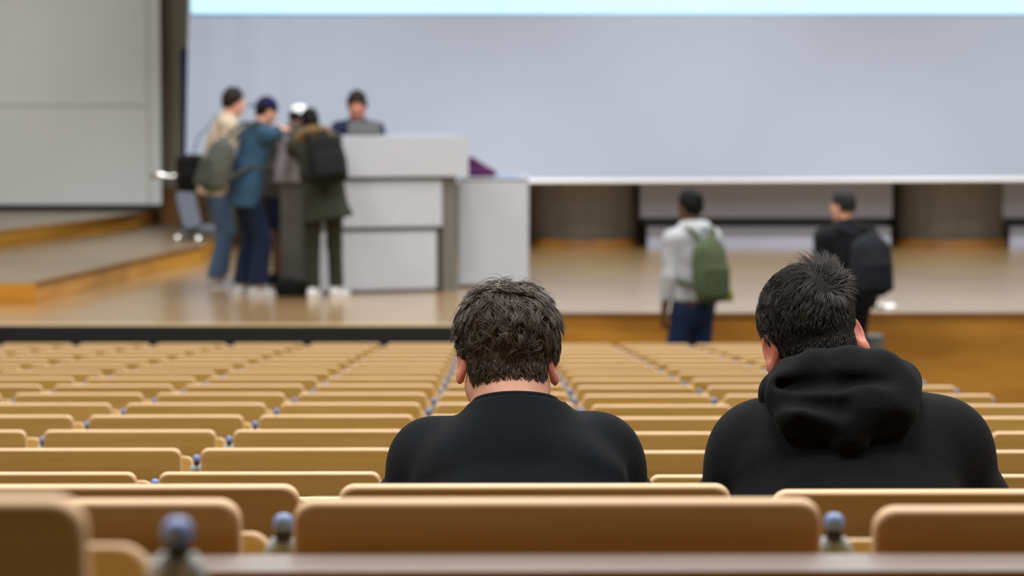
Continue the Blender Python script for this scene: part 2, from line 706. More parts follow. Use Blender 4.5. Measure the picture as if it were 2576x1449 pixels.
xa, xb, xc = X(-260, yb), X(372, yb), X(409, yb)
lo, hi = local(t, (xa, yb, Z(514, yb)), (xb, yb + .05, Z(272, yb)))
box('lower_panel', lo, hi, M['board'], t)
lo, hi = local(t, (xa, yb - .004, Z(262, yb)), (xb, yb + .05, CEIL - .6))
box('upper_panel', lo, hi, M['board'], t)
lo, hi = local(t, (xa, yb + .003, Z(272, yb)), (xb, yb + .04, Z(262, yb)))
box('joint_strip', lo, hi, M['board_strip'], t)
lo, hi = local(t, (xb, yb - .01, Z(514, yb)), (xb + .055, yb + .05, CEIL - .6))
box('guide_rail', lo, hi, M['board_strip'], t)
lo, hi = local(t, (xb + .055, yb - .03, Z(514, yb)), (xc, yb + .05, CEIL - .6))
box('side_panel', lo, hi, M['board'], t)
lo, hi = local(t, (xa, yb - .03, Z(526, yb)), (xc + .01, yb + .06, Z(514, yb)))
box('bottom_rail', lo, hi, M['black'], t)

# navy curtain strip at the screen's left edge
bm = bmesh.new()
xa, xb, yc = X(459, 29.9), X(486, 29.9), 29.95
n = 30
fr, bk = [], []
for i in range(n + 1):
    x = xa + (xb - xa) * i / n
    y = yc + .02 * math.sin(i * 1.5)
    fr.append((x, y))
    bk.append((x, y + .02))
add_prism(bm, fr + bk[::-1], SZ + .02, Z(122, yc))
tag(obj('stage_curtain', bm, M['curtain']), 'narrow navy blue curtain hanging beside the screen edge', 'curtain')

# projection screen: sheet, lit slide along its upper part, bottom bar
ys = 29.3
sc = thing('projection_screen', 'huge pale projection screen with a bright slide along its upper edge', 'screen', (X(1600, ys), ys, Z(452, ys)))
bm = bmesh.new()
NX, NZ = 90, 30
z_top = CEIL - .4
grid = []
for iz in range(NZ + 1):
    row = []
    fz = iz / NZ
    for ix in range(NX + 1):
        fx = ix / NX
        zb = Z(458, ys) + (Z(446, ys) - Z(458, ys)) * fx * .95
        z = zb + (z_top - zb) * fz
        xl = X(468, ys) + (z - Z(458, ys)) * .028
        xr = X(3050, ys)
        x = xl + (xr - xl) * fx
        wr = .012 * math.sin(fx * 160 + fz * 3) * math.exp(-((fx - .06) / .05) ** 2)
        row.append(bm.verts.new((x - sc.location.x, .0 + wr + .10 * (fx - .5) ** 2, z - sc.location.z)))
    grid.append(row)
for a, b in zip(grid[:-1], grid[1:]):
    for i in range(NX):
        bm.faces.new((a[i], a[i + 1], b[i + 1], b[i]))
o = obj('sheet', bm, M['screen'], sc, False)
sm = o.modifiers.new('thick', 'SOLIDIFY')
sm.thickness = .012
sm.offset = -1
M['slide'] = mat('slide_light', srgb(120, 140, 150), .9, emit=srgb(188, 235, 246), es=1.9)
M['slide_line'] = mat('slide_line', srgb(150, 190, 240), .9, emit=srgb(150, 196, 250), es=.9)
xa, xb = X(487, ys), X(2900, ys)
zs = Z(33, ys)
lo, hi = local(sc, (xa, ys - .012, zs), (xb, ys - .006, z_top - .1))
pj = box('projected_slide', lo, hi, M['slide'], sc)
lo, hi = local(sc, (xa, ys - .013, zs - .012), (xb, ys - .006, zs))
box('slide_border', lo, hi, M['slide_line'], sc)
for px in (1258, 1932):
    lo, hi = local(sc, (X(px - 1, ys), ys - .015, zs), (X(px + 1, ys), ys - .011, z_top - .1))
    box('slide_line', lo, hi, M['slide_line'], sc)
bm = bmesh.new()
z0, z1 = Z(458, ys) - sc.location.z, Z(449, ys) - sc.location.z
add_tube(bm, [(X(468, ys) - sc.location.x, .02, z0), (X(3050, ys) - sc.location.x, .03, z1)], .03, 12)
obj('bottom_bar', bm, mat('screen_bar', srgb(236, 240, 246), .5, var=.02), sc)

# wall boards below the screen
yw = 30.2


def wall_board(px0, px1, lab):
    t = thing('wall_board', lab, 'board', (X((px0 + px1) / 2, yw), yw, SZ))
    lo, hi = local(t, (X(px0, yw), yw, Z(548, yw)), (X(px1, yw), yw + .06, Z(380, yw)))
    box('upper_panel', lo, hi, M['white_board'], t, .004)
    lo, hi = local(t, (X(px0 + 14, yw), yw + .07, Z(572, yw)), (X(px1 - 14, yw), yw + .12, Z(540, yw)))
    box('dark_rail', lo, hi, M['black'], t)
    lo, hi = local(t, (X(px0 + 18, yw), yw - .02, SZ), (X(px1 - 4, yw), yw + .05, Z(571, yw)))
    box('lower_panel', lo, hi, M['white_board'], t, .004)
    return t


wall_board(1610, 2242, 'long grey-white wall board with dark slot, between the two dark pillars')
wall_board(2520, 3140, 'grey-white wall board cut by the photo edge, beyond the second dark pillar')

# ================================================================== SEATS
TILT = R(9)
protos = {}


def ord_(n):
    return ['zeroth', 'first', 'second', 'third', 'fourth', 'fifth', 'sixth', 'seventh', 'eighth', 'ninth', 'tenth', 'eleventh',
            'twelfth', 'thirteenth', 'fourteenth', 'fifteenth', 'sixteenth', 'seventeenth', 'eighteenth', 'nineteenth'][n]


def row_name(n):
    if n == -2:
        return 'the row closest to the camera'
    if n == -1:
        return 'the second row before the camera'
    if n == 0:
        return 'the row behind the two seated men'
    if n == 1:
        return "the two seated men's row"
    if n <= 9:
        return 'the %s row before the two men' % ord_(n - 1)
    return 'the %s row from the stage' % ord_(NROW + 1 - n)


def col_name(c):
    if c == 0:
        return "in the T-shirt man's column"
    if c == 1:
        return "in the hooded man's column"
    if c > 1:
        return "%s column right of the hooded man" % ord_(c - 1)
    return "%s column left of the T-shirt man" % ord_(-c)


def make_seat(label, folded=True):
    t = thing('tip_up_seat', label, 'seat', (0, 0, 0))
    bm = bmesh.new()
    hb = .40
    mx = Matrix.Translation((0, hb * math.sin(TILT), BACK_H - hb * math.cos(TILT))) @ Matrix.Rotation(TILT, 4, 'X')
    round_board(bm, SP - .050, hb, .019, .021, .004, mx)
    obj('backrest', bm, [M['seat_wood'], M['edge_wood']], t)
    bm = bmesh.new()
    hs = .36
    if folded == 'low':
        mx = Matrix.Translation((0, .150, .380)) @ Matrix.Rotation(R(-14), 4, 'X')
    elif folded:
        mx = Matrix.Translation((0, .150, .396)) @ Matrix.Rotation(R(-9), 4, 'X')
    else:
        mx = Matrix.Translation((0, .150, .37)) @ Matrix.Rotation(R(-89), 4, 'X')
    round_board(bm, SP - .030, hs, .018, .022, .004, mx)
    obj('seat_board', bm, [M['seat_wood'], M['edge_wood']], t)
    for s in (-1, 1):
        x = s * (SP / 2 - .06)
        bm = bmesh.new()
        add_box(bm, (x - .012, .06, .385), (x + .012, .165, .405))
        add_tube(bm, [(x, .15, .395), (s * (SP / 2 - .030), .15, .395)], .011, 10)
        obj('hinge_bracket', bm, M['post_steel'], t)
    return t


def make_post(label):
    t = thing('seat_post', label, 'post', (0, 0, 0))
    y = .13
    bm = bmesh.new()
    add_lathe(bm, [(.0090, .749), (.0104, .7505), (.0107, .756), (.0098, .761), (.007, .7645), (.003, .766)], 20, 0, y)
    obj('cap', bm, M['post_cap'], t, True)
    bm = bmesh.new()
    add_lathe(bm, [(.0078, .738), (.0078, .749)], 16, 0, y)
    obj('neck', bm, M['post_neck'], t, True)
    for s in (-1, 1):
        bm = bmesh.new()
        add_tube(bm, [(s * .004, y, .738), (s * .010, y, .727), (s * .019, y, .69), (s * .021, y, .62), (s * .011, y, .45)],
                 [.009, .010, .0085, .007, .007], 10, flat=((0, 1, 0), .8))
        obj('bracket_arm', bm, M['post_steel'], t, True)
    bm = bmesh.new()
    add_box(bm, (-.009, y - .03, .01), (.009, y + .05, .47))
    add_box(bm, (-.026, y - .09, 0), (.026, y + .11, .012))
    bevel_all(bm, .003)
    obj('stand', bm, M['post_steel'], t)
    return t


seat_count = {}
seat0 = seat_dn = seat_lo = post0 = None
for n in range(-2, NROW + 1):
    d = row_d(n)
    p = F * SP / d
    zf = row_top(n) - BACK_H
    cmin = math.floor((-60 - 1234) / p + .385) if n > -2 else -1
    cmax = min(3, math.floor((2640 - 1234) / p + .385))
    if n == -2:
        cols = [-1]
    elif n in (1, 2):
        cols = list(range(-2, 3))
    else:
        cols = list(range(cmin, cmax + 1))
    x_l = (cols[0] - .385) * SP
    x_r = (cols[-1] + .615) * SP
    if n == -1:
        x_r += .5
    for c in cols:
        x = (c + .115) * SP + (-.014 if n == -2 else 0 if n < 0 or n > 8 else (-.007 if n == 0 else -.012) if c <= 0 else -.005)
        zz = zf - (.008 if c >= 1 else 0)
        lab = 'wooden tip-up seat, %s, %s' % (row_name(n).replace('the ', '', 1) if n not in (1,) else "the seated men's row", col_name(c))
        if n == 1 and c in (0, 1):
            lab = 'wooden seat folded down under the seated man in the black ' + ('T-shirt' if c == 0 else 'hoodie')
            if seat_dn is None:
                seat_dn = make_seat(lab, False)
                seat_dn.location = (x, d, zz)
            else:
                dup(seat_dn, (x, d, zz), lab)
            continue
        g = 'wooden seats in rows facing the stage'
        if n < 0:
            if seat_lo is None:
                seat_lo = make_seat(lab, 'low')
                seat_lo.location = (x, d, zz)
                seat_lo['group'] = g
            else:
                dup(seat_lo, (x, d, zz), lab, 0, g)
        elif seat0 is None:
            seat0 = make_seat(lab)
            seat0.location = (x, d, zz)
            seat0['group'] = g
        else:
            dup(seat0, (x, d, zz), lab, 0, g)
    # posts stand in the gaps between seats
    for c in range(cols[0], cols[-1] + 2):
        x = (c - .385) * SP + (-.016 if n == -2 and c == cols[0] else .005 if n == -1 else .002 if n < 0 or n > 8 else -.006 if n == 0 else -.012 if c <= 0 else -.008)
        zz = zf
        k = 1 - c if c <= 0 else c
        rn = row_name(n).replace('the ', '', 1) if n != 1 else "the seated men's row"
        lab = 'steel post, %s, %s gap %s of the T-shirt man' % (rn, ord_(k), 'left' if c <= 0 else 'right')
        if post0 is None:
            post0 = make_post(lab)
            post0.location = (x, d, zz)
            post0['group'] = 'steel posts between the seats'
        else:
            r_ = dup(post0, (x, d, zz), lab, 0, 'steel posts between the seats')
            if n == 0:
                r_.scale = (1, 1, .975)
    # long writing ledge behind the backrests
    if n == -2:
        continue
    zt = row_top(n) - (.046 if n < 0 else .085)
    ld = thing('desk_ledge', 'long narrow wooden writing ledge behind %s' % row_name(n), 'desk ledge', (0, d - .08, zf), 0, 'writing ledges behind the seat rows')
    bm = bmesh.new()
    add_box(bm, (x_l, -.045, zt - zf - .022), (x_r, .043, zt - zf))
    bevel_all(bm, .003)
    bm.normal_update()
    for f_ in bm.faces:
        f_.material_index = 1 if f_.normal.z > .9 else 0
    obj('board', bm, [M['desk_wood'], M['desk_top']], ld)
    for c in range(cols[0], cols[-1] + 2):
        xx = (c - .385) * SP
        bm = bmesh.new()
        add_tube(bm, [(xx, .02, zt - zf - .024), (xx, .06, zt - zf - .10), (xx, .160, .47)], .007, 6)
        obj('ledge_bracket', bm, M['post_steel'], ld)

# ================================================================== LECTERN
SG = {}
th = R(17)
d0 = 23.0
base = at(868, 740, d0)
lt = thing('lectern_desk', 'tall white lectern desk with stepped front panels on the stage', 'lectern', (base.x, d0, SZ), th)
w = (X(1112, 23.2) - base.x) / math.cos(th)
hz = lambda py: Z(py, d0) - SZ
box('lower_panel', (-.34, .03, .03), (w - .045, .09, hz(585)), M['lect_white'], lt, .006)
box('middle_panel', (-.02, .0, hz(572)), (w, .07, hz(456)), M['lect_white'], lt, .006)
box('upper_console', (-.07, -.05, hz(445)), (w + .235, .50, hz(343)), M['lect_white'], lt, .008)
box('shadow_gap', (-.01, .05, hz(587)), (w - .02, .09, hz(570)), M['lect_grey'], lt)
box('shadow_gap', (-.01, .05, hz(457)), (w - .0, .12, hz(444)), M['lect_grey'], lt)
box('support_column', (w + .01, .02, .0), (w + .145, .5, hz(446)), M['lect_grey'], lt, .004)
box('plinth', (-.25, .05, 0), (w - .05, .3, .035), M['lect_grey'], lt)
box('body', (-.25, .09, .03), (w, .30, hz(446)), M['lect_grey'], lt)
# left return of the lectern
d1 = 23.2
b1 = at(737, 744, d1)
lr = thing('lectern_wing', 'grey side wing of the lectern with lilac-grey upper panel, behind the olive coat', 'lectern wing', (b1.x, d1, SZ))
hz1 = lambda py: Z(py, d1) - SZ
box('leg_slab', (X(706, d1) - b1.x, 0, 0), (X(771, d1) - b1.x, .30, hz1(456)), M['lect_grey'], lr, .006)
box('upper_panel', (X(693, d1) - b1.x, -.04, hz1(457)), (X(800, d1) - b1.x, .03, hz1(352)), M['lect_lilac'], lr, .006)
box('back_panel', (X(668, d1) - b1.x, .03, hz1(440)), (X(800, d1) - b1.x, .36, hz1(366)), M['lect_grey'], lr, .006)
box('top_board', (X(664, d1) - b1.x, -.05, hz1(353)), (X(800, d1) - b1.x, .38, hz1(345)), M['lect_white'], lr, .005)
# white cabinet
d2 = 23.75
b2 = at(1240, 722, d2)
cb = thing('side_cabinet', 'plain white cabinet standing beside the lectern, right of its grey column', 'cabinet', (b2.x, d2, SZ))
hz2 = lambda py: Z(py, d2) - SZ
box('carcass', (X(1152, d2) - b2.x, .02, .02), (X(1330, d2) - b2.x, .6, hz2(451)), M['lect_white'], cb, .006)
box('front_panel', (X(1155, d2) - b2.x, 0, .03), (X(1327, d2) - b2.x, .019, hz2(456)), M['lect_white'], cb, .003)
box('worktop', (X(1150, d2) - b2.x, -.01, hz2(451)), (X(1331, d2) - b2.x, .62, hz2(446)), M['lect_white'], cb, .004)

# laptop on the lectern (screen back towards the hall)
dl = 23.35
lp = thing('laptop', 'open dark grey laptop on the lectern in front of the man in navy', 'laptop', tuple(at(916, 342, dl)))
lp.location.z = SZ + hz(343) + .002
wl = X(958, dl) - X(876, dl)
box('keyboard_base', (-wl / 2, 0, 0), (wl / 2, .23, .016), M['lect_grey'], lp, .004)
M['lap'] = mat('laptop_lid', srgb(84, 86, 88), .4, var=.05, metal=.3)
bm = bmesh.new()
round_board(bm, wl, .118, .01, .012, .003, Matrix.Translation((0, -.005, .016)) @ Matrix.Rotation(R(-14), 4, 'X'), 0)
obj('lid', bm, M['lap'], lp)

# purple bag on the cabinet
db = 23.95
bp = at(1205, 446, db)
s = Sdf(.03)
zt = SZ + hz2(446)
s.ell((0, 0, .03), (.14, .10, .06))
s.cap((-.085, .02, .05), (-.085, .03, .16), .05, .022)
s.cap((-.08, .02, .14), (.14, .0, .02), .04, .02)
s.wave(.004, 40, 3)
s.cut((0, 0, .0), (0, 0, -1))
o = s.mesh('cloth_bag', .008, cloth('purple_cloth', (74, 30, 74)))
o.location = (bp.x + .01, db, zt)
tag(o, 'crumpled purple cloth bag lying on the white cabinet', 'bag')
bf = box('folder', (-.11, -.1, 0), (.11, .1, .012), mat('folder_blue', srgb(150, 180, 228), .5, var=.05), bev=.002)
bf.location = (X(1275, db), db, zt + .001)
tag(bf, 'light blue folder lying flat on the white cabinet', 'folder')
# black bag by the grey wing's foot
s = Sdf(.03)
s.box((0, 0, .07), (.17, .1, .07), .05)
s.ell((-.06, 0, .1), (.1, .09, .07))
s.wave(.005, 30, 9)
s.cut((0, 0, 0), (0, 0, -1))
fb = s.mesh('floor_bag', .008, cloth('black_nylon', (20, 21, 22)))
pb = at(742, 742, 22.75)
fb.location = (pb.x, 22.75, SZ)
tag(fb, 'black bag lying on the stage at the foot of the grey lectern wing', 'bag')

# paper on the stage edge, grey bin before the stage
bm = bmesh.new()
n = 8
g = [[bm.verts.new(((i / n - .5) * .21, (j / n - .5) * .30, .006 + .012 * math.sin(i * .9) * math.cos(j * .8) + .010)) for j in range(n + 1)] for i in range(n + 1)]
for i in range(n):
    for j in range(n):
        bm.faces.new((g[i][j], g[i + 1][j], g[i + 1][j + 1], g[i][j + 1]))
pp = obj('paper_sheet', bm, mat('paper', srgb(240, 240, 238), .7, var=.02), None, True)
pp.location = tuple(at(2222, 771, 21.5))
pp.location.z = SZ
pp.modifiers.new('t', 'SOLIDIFY').thickness = .002
tag(pp, 'sheet of white paper lying on the stage near its front edge', 'paper')
dbin = 20.15
bb = at(2196, 842, dbin)
bn = thing('waste_bin', "slim grey bin before the stage beside the black-clad man's legs", 'bin', (bb.x, dbin, 0))
bm = bmesh.new()
add_lathe(bm, [(.075, 0), (.085, bb.z - .03)], 24)
bevel_all(bm, .004)
obj('bin_body', bm, M['lect_grey'], bn)
bm = bmesh.new()
add_lathe(bm, [(.088, bb.z - .03), (.088, bb.z - .005), (.08, bb.z)], 24)
obj('bin_rim', bm, M['lect_grey'], bn)

# trolley chair with chrome arm behind the man in the cream jacket
dt = 28.4
b = at(480, 606, dt)
tz = P1Z
tr = thing('swivel_chair', 'blue-grey chair with bright metal arms and caster, behind the man in cream', 'chair', (b.x, dt, tz))
gy = cloth('bluegrey_cloth', (98, 104, 116))
M['chrome'] = mat('chrome', srgb(222, 224, 222), .25, var=.05, metal=.85)
hh = lambda py: Z(py, dt) - tz
xx = lambda px: X(px, dt) - b.x
bm = bmesh.new()
mxb = Matrix.Translation((xx(487), .0, hh(574))) @ Matrix.Rotation(R(-14), 4, 'Y') @ Matrix.Rotation(R(-8), 4, 'X')
round_board(bm, .21, .43, .05, .06, .015, mxb, 0)
obj('backrest', bm, gy, tr)
bm = bmesh.new()
round_board(bm, .40, .40, .06, .08, .02, Matrix.Translation((xx(505), .03, hh(576))) @ Matrix.Rotation(R(-90), 4, 'X'), 0)
obj('seat', bm, gy, tr)
bm = bmesh.new()
add_tube(bm, [(xx(386), -.02, hh(444)), (xx(404), -.03, hh(438)), (xx(425), -.02, hh(444)), (xx(452), .0, hh(440)), (xx(470), .02, hh(450)), (xx(492), .1, hh(560))], [.035, .04, .018, .03, .02, .018], 12)
obj('arm', bm, M['chrome'], tr, True)
bm = bmesh.new()
add_lathe(bm, [(.03, .07), (.025, hh(576))], 16, xx(505), .1)
obj('column', bm, M['post_neck'], tr)
for k in range(5):
    a = R(198 + 72 * k)
    bm = bmesh.new()
    cx, cy = xx(505), .1
    ex, ey = cx + .26 * math.cos(a), cy + .26 * math.sin(a)
    add_tube(bm, [(cx, cy, .10), (ex, ey, .075)], [.024, .016], 8)
    lg = obj('leg', bm, M['lap'], tr)
    bm = bmesh.new()
    add_tube(bm, [(ex - .02, ey, .03), (ex + .02, ey, .03)], .03, 16)
    obj('caster', bm, M['chrome'], lg)

# ================================================================== PEOPLE
def rotm(ax, a):
    return np.array(Matrix.Rotation(a, 3, ax))


def ik(a, b, l1, l2, pole):
    """middle joint of a two-bone chain from a to b, bent towards pole"""
    d = b - a
    L = np.linalg.norm(d)
    mx = (l1 + l2) * .998
    if L > mx:
        b = a + d / L * mx
        d = b - a
        L = mx
    d = d / L
    c = (l1 * l1 - l2 * l2 + L * L) / (2 * L)
    h = math.sqrt(max(l1 * l1 - c * c, 0))
    pl = V3(pole)
    pl = pl - d * (pl @ d)
    pl = pl / (np.linalg.norm(pl) + 1e-9)
    return a + d * c + pl * h, b


class Fig:
    """joints of a figure in its own frame: x right, y forward, z up, feet at z=0"""

    def __init__(s, Ht=1.78, lean=0, side=0, twist=0, hpitch=0, hyaw=0, hroll=0, feet=((-.11, 0), (.11, 0)), toe=(8, -8), hands=(None, None),
                 poles=(None, None), pelvis=None, bend=0, seated=False, shrug=0, knees=None, drop=0):
        k = Ht / 1.8
        s.k = k
        s.Ht = Ht
        pel = V3(pelvis) if pelvis is not None else V3((0, -math.sin(R(lean)) * .20 * k, .965 * k - drop))
        B = rotm('Z', R(twist)) @ rotm('Y', R(side)) @ rotm('X', -R(lean))
        B2 = rotm('Z', R(twist)) @ rotm('Y', R(side)) @ rotm('X', -R(lean + bend))
        s.B, s.B2 = B, B2
        up, up2 = B[:, 2], B2[:, 2]
        s.pel = pel
        s.wai = pel + up * .16 * k
        s.che = s.wai + (up + up2) / 2 * .20 * k
        s.nek = s.che + up2 * .20 * k
        rt = B2[:, 0]
        fw = B2[:, 1]
        s.sh = [s.nek - up2 * (.055 - shrug) * k + rt * sg * .178 * k for sg in (-1, 1)]
        Hd = rotm('Z', R(twist + hyaw)) @ rotm('Y', R(side * .4 + hroll)) @ rotm('X', -R(hpitch))
        s.Hd = Hd
        s.hbase = s.nek + (up2 * .035 + fw * .01) * k
        s.head = s.nek + up2 * .05 * k + (Hd[:, 2] * .135 + Hd[:, 1] * .022) * k
        Bp = rotm('Z', R(twist * .4))
        s.hip = [pel + Bp @ V3((sg * .088 * k, 0, -.03 * k)) for sg in (-1, 1)]
        s.ank, s.kne, s.toe = [], [], []
        for i in (0, 1):
            f = feet[i]
            a = V3((f[0], f[1], (f[2] if len(f) > 2 else 0) + .085 * k))
            kn, a = ik(s.hip[i], a, .44 * k, .43 * k, (0.05 * (-1, 1)[i], 1, 0) if knees is None else knees[i])
            s.ank.append(a)
            s.kne.append(kn)
            t = rotm('Z', R(toe[i])) @ V3((0, 1, 0))
            s.toe.append(t)
        s.elb, s.wri, s.hdir = [], [], []
        for i in (0, 1):
            sg = (-1, 1)[i]
            hnd = hands[i]
            if hnd is None:
                w = s.sh[i] + V3((sg * .04 * k, .05 * k, -.53 * k))
                hd = V3((0, .15, -1))
                pole = (sg * .4, -1, 0)
            else:
                w = V3(hnd[:3])
                hd = V3(hnd[3:6]) if len(hnd) >= 6 else V3((0, 1, -.2))
                pole = (sg * .8, -.5, -.8)
            if poles[i] is not None:
                pole = poles[i]
            e, w = ik(s.sh[i], w, .285 * k, .255 * k, pole)
            s.elb.append(e)
            s.wri.append(w)
            s.hdir.append(nrm(hd))

    # ---- prims
    def torso(s, S, e=0, low=True, belly=0):
        k = s.k
        rt, rt2 = s.B[:, 0], s.B2[:, 0]
        up = s.B[:, 2]
        if low:
            S.cap(s.pel - up * .06 * k, s.pel + up * .05 * k, (.158 * k + e, .112 * k + e), (.152 * k + e, .106 * k + e), rt, k=.04)
        S.cap(s.pel + up * .03 * k, s.wai + up * .03 * k, (.150 * k + e, .105 * k + e), (.142 * k + e, .102 * k + e + belly), rt, k=.05)
        S.cap(s.wai, s.che + s.B2[:, 2] * .06 * k, (.142 * k + e, .102 * k + e), (.165 * k + e, .112 * k + e), rt2, k=.05)
        for i in (0, 1):
            S.cap(s.nek - s.B2[:, 2] * .04 * k, s.sh[i], (.062 * k + e, .06 * k + e), (.058 * k + e, .055 * k + e), s.B2[:, 1], k=.05)
            S.cap(s.nek - s.B2[:, 2] * .0 * k, s.sh[i] * .6 + s.nek * .4 - s.B2[:, 2] * .02 * k, .045 * k + e, .045 * k + e, k=.05)

    def arm(s, S, i, e=0, upto=1.0, e2=None, k2=.02):
        k = s.k
        e2 = e if e2 is None else e2
        sh, el, wr = s.sh[i], s.elb[i], s.wri[i]
        if upto <= .5:
            q = sh + (el - sh) * (upto / .5)
            S.cap(sh, q, .052 * k + e, (.046 * k + e2), k=.03)
            return q
        S.cap(sh, el, .052 * k + e, .041 * k + e, k=.03)
        t = (upto - .5) / .5
        q = el + (wr - el) * t
        S.cap(el, q, .043 * k + e, (.043 - .015 * t) * k + e2, k=k2)
        return q

    def leg(s, S, i, e=0, upto=1.0, flare=None):
        k = s.k
        hp, kn, an = s.hip[i], s.kne[i], s.ank[i]
        if upto <= .5:
            q = hp + (kn - hp) * (upto / .5)
            S.cap(hp, q, .088 * k + min(e, .010), (.068 * k + e if flare is None else flare), k=.03)
            return q
        S.cap(hp, kn, .088 * k + min(e, .006), .058 * k + e, k=.03)
        t = (upto - .5) / .5
        q = kn + (an - kn) * t
        if flare is None:
            S.cap(kn, kn + (an - kn) * .35, .058 * k + e, .056 * k + e, k=.03)
            S.cap(kn + (an - kn) * .35, q, .056 * k + e, .038 * k + e, k=.03)
        else:
            S.cap(kn, q, .058 * k + e, flare, k=.03)
        return q

    def hand(s, S, i, curl=.5):
        k = s.k
        w, d = s.wri[i], s.hdir[i]
        sg = (-1, 1)[i]
        # palm normal: towards the body/down
        pn = V3((-sg, 0, -.15)) if abs(d[2]) > .7 else V3((0, 0, -1))
        pn = nrm(pn - d * (pn @ d))
        sd = np.cross(d, pn)          # across the palm
        th = sd if (sd @ V3((0, 1, 0)) > 0) == (abs(d[2]) > .7) or abs(d[2]) > .7 else sd
        if abs(d[2]) <= .7:
            th = sd if sd @ V3((-sg, 0, 0)) > 0 else -sd
        else:
            th = sd if sd @ V3((0, 1, 0)) > 0 else -sd
        pc = w + d * .05 * k
        S.cap(s.wri[i] - d * .01, pc + d * .038 * k, (.030 * k, .017 * k), (.040 * k, .014 * k), th, k=.012)
        for q, (off, ln) in enumerate(((.031, .072), (.011, .081), (-.010, .075), (-.030, .060))):
            p = pc + d * .042 * k + th * off * 1.08 * k
            a0 = curl * .5
            dirv = d * math.cos(a0) + pn * math.sin(a0) + th * off * 1.8
            dirv = nrm(dirv)
            r = .0088 * k
            for j, fr in enumerate((.46, .30, .24)):
                p2 = p + dirv * ln * fr * k
                S.cap(p, p2, r, r * .9, k=.003)
                r *= .9
                p = p2
                ca, sa = math.cos(curl * (.55 + .12 * q)), math.sin(curl * (.55 + .12 * q))
                pn2 = nrm(pn - dirv * (pn @ dirv))
                dirv = nrm(dirv * ca + pn2 * sa)
        p = pc - d * .022 * k + th * .026 * k
        dv = nrm(d * .75 + th * .75 + pn * .25)
        S.cap(p, p + dv * .042 * k, .0135 * k, .0105 * k, k=.008)
        p = p + dv * .042 * k
        dv = nrm(d * 1.0 + th * .25 + pn * .25)
        S.cap(p, p + dv * .034 * k, .0102 * k, .0085 * k, k=.003)

    def headskin(s, S, ears=True):
        k = s.k
        A = s.Hd
        c = s.head
        P = lambda x, y, z: c + A @ (V3((x, y, z)) * k)
        ax = A.T
        S.ell(P(0, -.014, .030), (.074 * k, .094 * k, .088 * k), ax, k=.03)
        S.ell(P(0, .030, -.030), (.060 * k, .062 * k, .082 * k), ax, k=.03)
        S.ell(P(0, .052, -.088), (.034 * k, .034 * k, .026 * k), ax, k=.02)
        for sg in (-1, 1):
            S.ell(P(sg * .036, .052, -.022), (.026 * k, .026 * k, .026 * k), ax, k=.02)
            S.cap(P(sg * .052, .005, -.055), P(sg * .026, .06, -.092), .022 * k, .018 * k, k=.02)
            S.ell(P(sg * .031, .094, .008), (.016 * k, .014 * k, .011 * k), ax, k=.008, sub=True)
            S.cap(P(sg * .016, .089, .021), P(sg * .048, .077, .021), .009 * k, .008 * k, k=.008)
            S.cap(P(sg * .020, .0835, .0155), P(sg * .042, .080, .0155), .0045 * k, .0045 * k, k=.004)
        S.cap(P(0, .088, .010), P(0, .108, -.030), .008 * k, .012 * k, k=.01)
        for sg in (-1, 1):
            S.ell(P(sg * .011, .100, -.034), (.008 * k, .009 * k, .007 * k), ax, k=.006)
        S.cap(P(-.018, .090, -.058), P(.018, .090, -.058), .006 * k, .006 * k, k=.006)
        S.cap(P(-.014, .089, -.068), P(.014, .089, -.068), .006 * k, .006 * k, k=.005)
        S.cap(P(-.02, .099, -.063), P(.02, .099, -.063), .002 * k, .002 * k, k=.003, sub=True)
        S.cap(s.nek - s.B2[:, 2] * .06 * k, P(0, -.022, -.035), (.062 * k, .058 * k), (.054 * k, .056 * k), A[:, 0], k=.03)
        if ears:
            for sg in (-1, 1):
                s.ear(S, sg)

    def ear(s, S, sg, flare=24, sc=1.0, out=0):
        k = s.k * sc
        A = s.Hd
        Er = A @ rotm('Z', R(-sg * flare)) @ rotm('X', R(8))
        c = s.head + A @ (V3((sg * (.076 + out), -.002, -.012)) * s.k) + Er @ (V3((sg * .004, -.008, 0)) * k)
        ax = Er.T
        Q = lambda x, y, z: c + Er @ (V3((sg * x, y, z)) * k)
        S.ell(Q(.004, -.004, .004), (.0075 * k, .0195 * k, .031 * k), ax, k=.006)
        S.ell(Q(.004, .004, -.026), (.0065 * k, .010 * k, .012 * k), ax, k=.008)
        S.ell(Q(.011, .000, .004), (.007 * k, .011 * k, .020 * k), ax, k=.004, sub=True)

    def eyes(s, parent):
        for sg in (-1, 1):
            bm = bmesh.new()
            bmesh.ops.create_uvsphere(bm, u_segments=16, v_segments=12, radius=.0115 * s.k)
            o = obj('eye', bm, M['eye'], parent, True)
            o.location = Vector(s.head + s.Hd @ (V3((sg * .031, .0745, .007)) * s.k))
            bm = bmesh.new()
            bmesh.ops.create_uvsphere(bm, u_segments=12, v_segments=8, radius=.0058 * s.k)
            i = obj('iris', bm, M['iris'], o, True)
            i.location = Vector(s.Hd @ (V3((0, .0066, -.0022)) * s.k))

    def shoe(s, i, m, parent, h=.007, sole=None):
        k = s.k
        a, t = s.ank[i], s.toe[i]
        g = a - V3((0, 0, .085 * k))
        sd = V3((t[1], -t[0], 0))
        S = Sdf(.02)
        S.cap(g - t * .055 * k + V3((0, 0, .04 * k)), g + t * .06 * k + V3((0, 0, .04 * k)), (.038 * k, .045 * k), (.046 * k, .045 * k), sd)
        S.cap(g + t * .06 * k + V3((0, 0, .032 * k)), g + t * .165 * k + V3((0, 0, .026 * k)), (.048 * k, .036 * k), (.040 * k, .028 * k), sd)
        S.cap(g - t * .03 * k + V3((0, 0, .05 * k)), a + V3((0, 0, .02)), (.040 * k, .045 * k), .045 * k, sd)
        S.cut(a + V3((0, 0, .022)), (0, 0, 1))
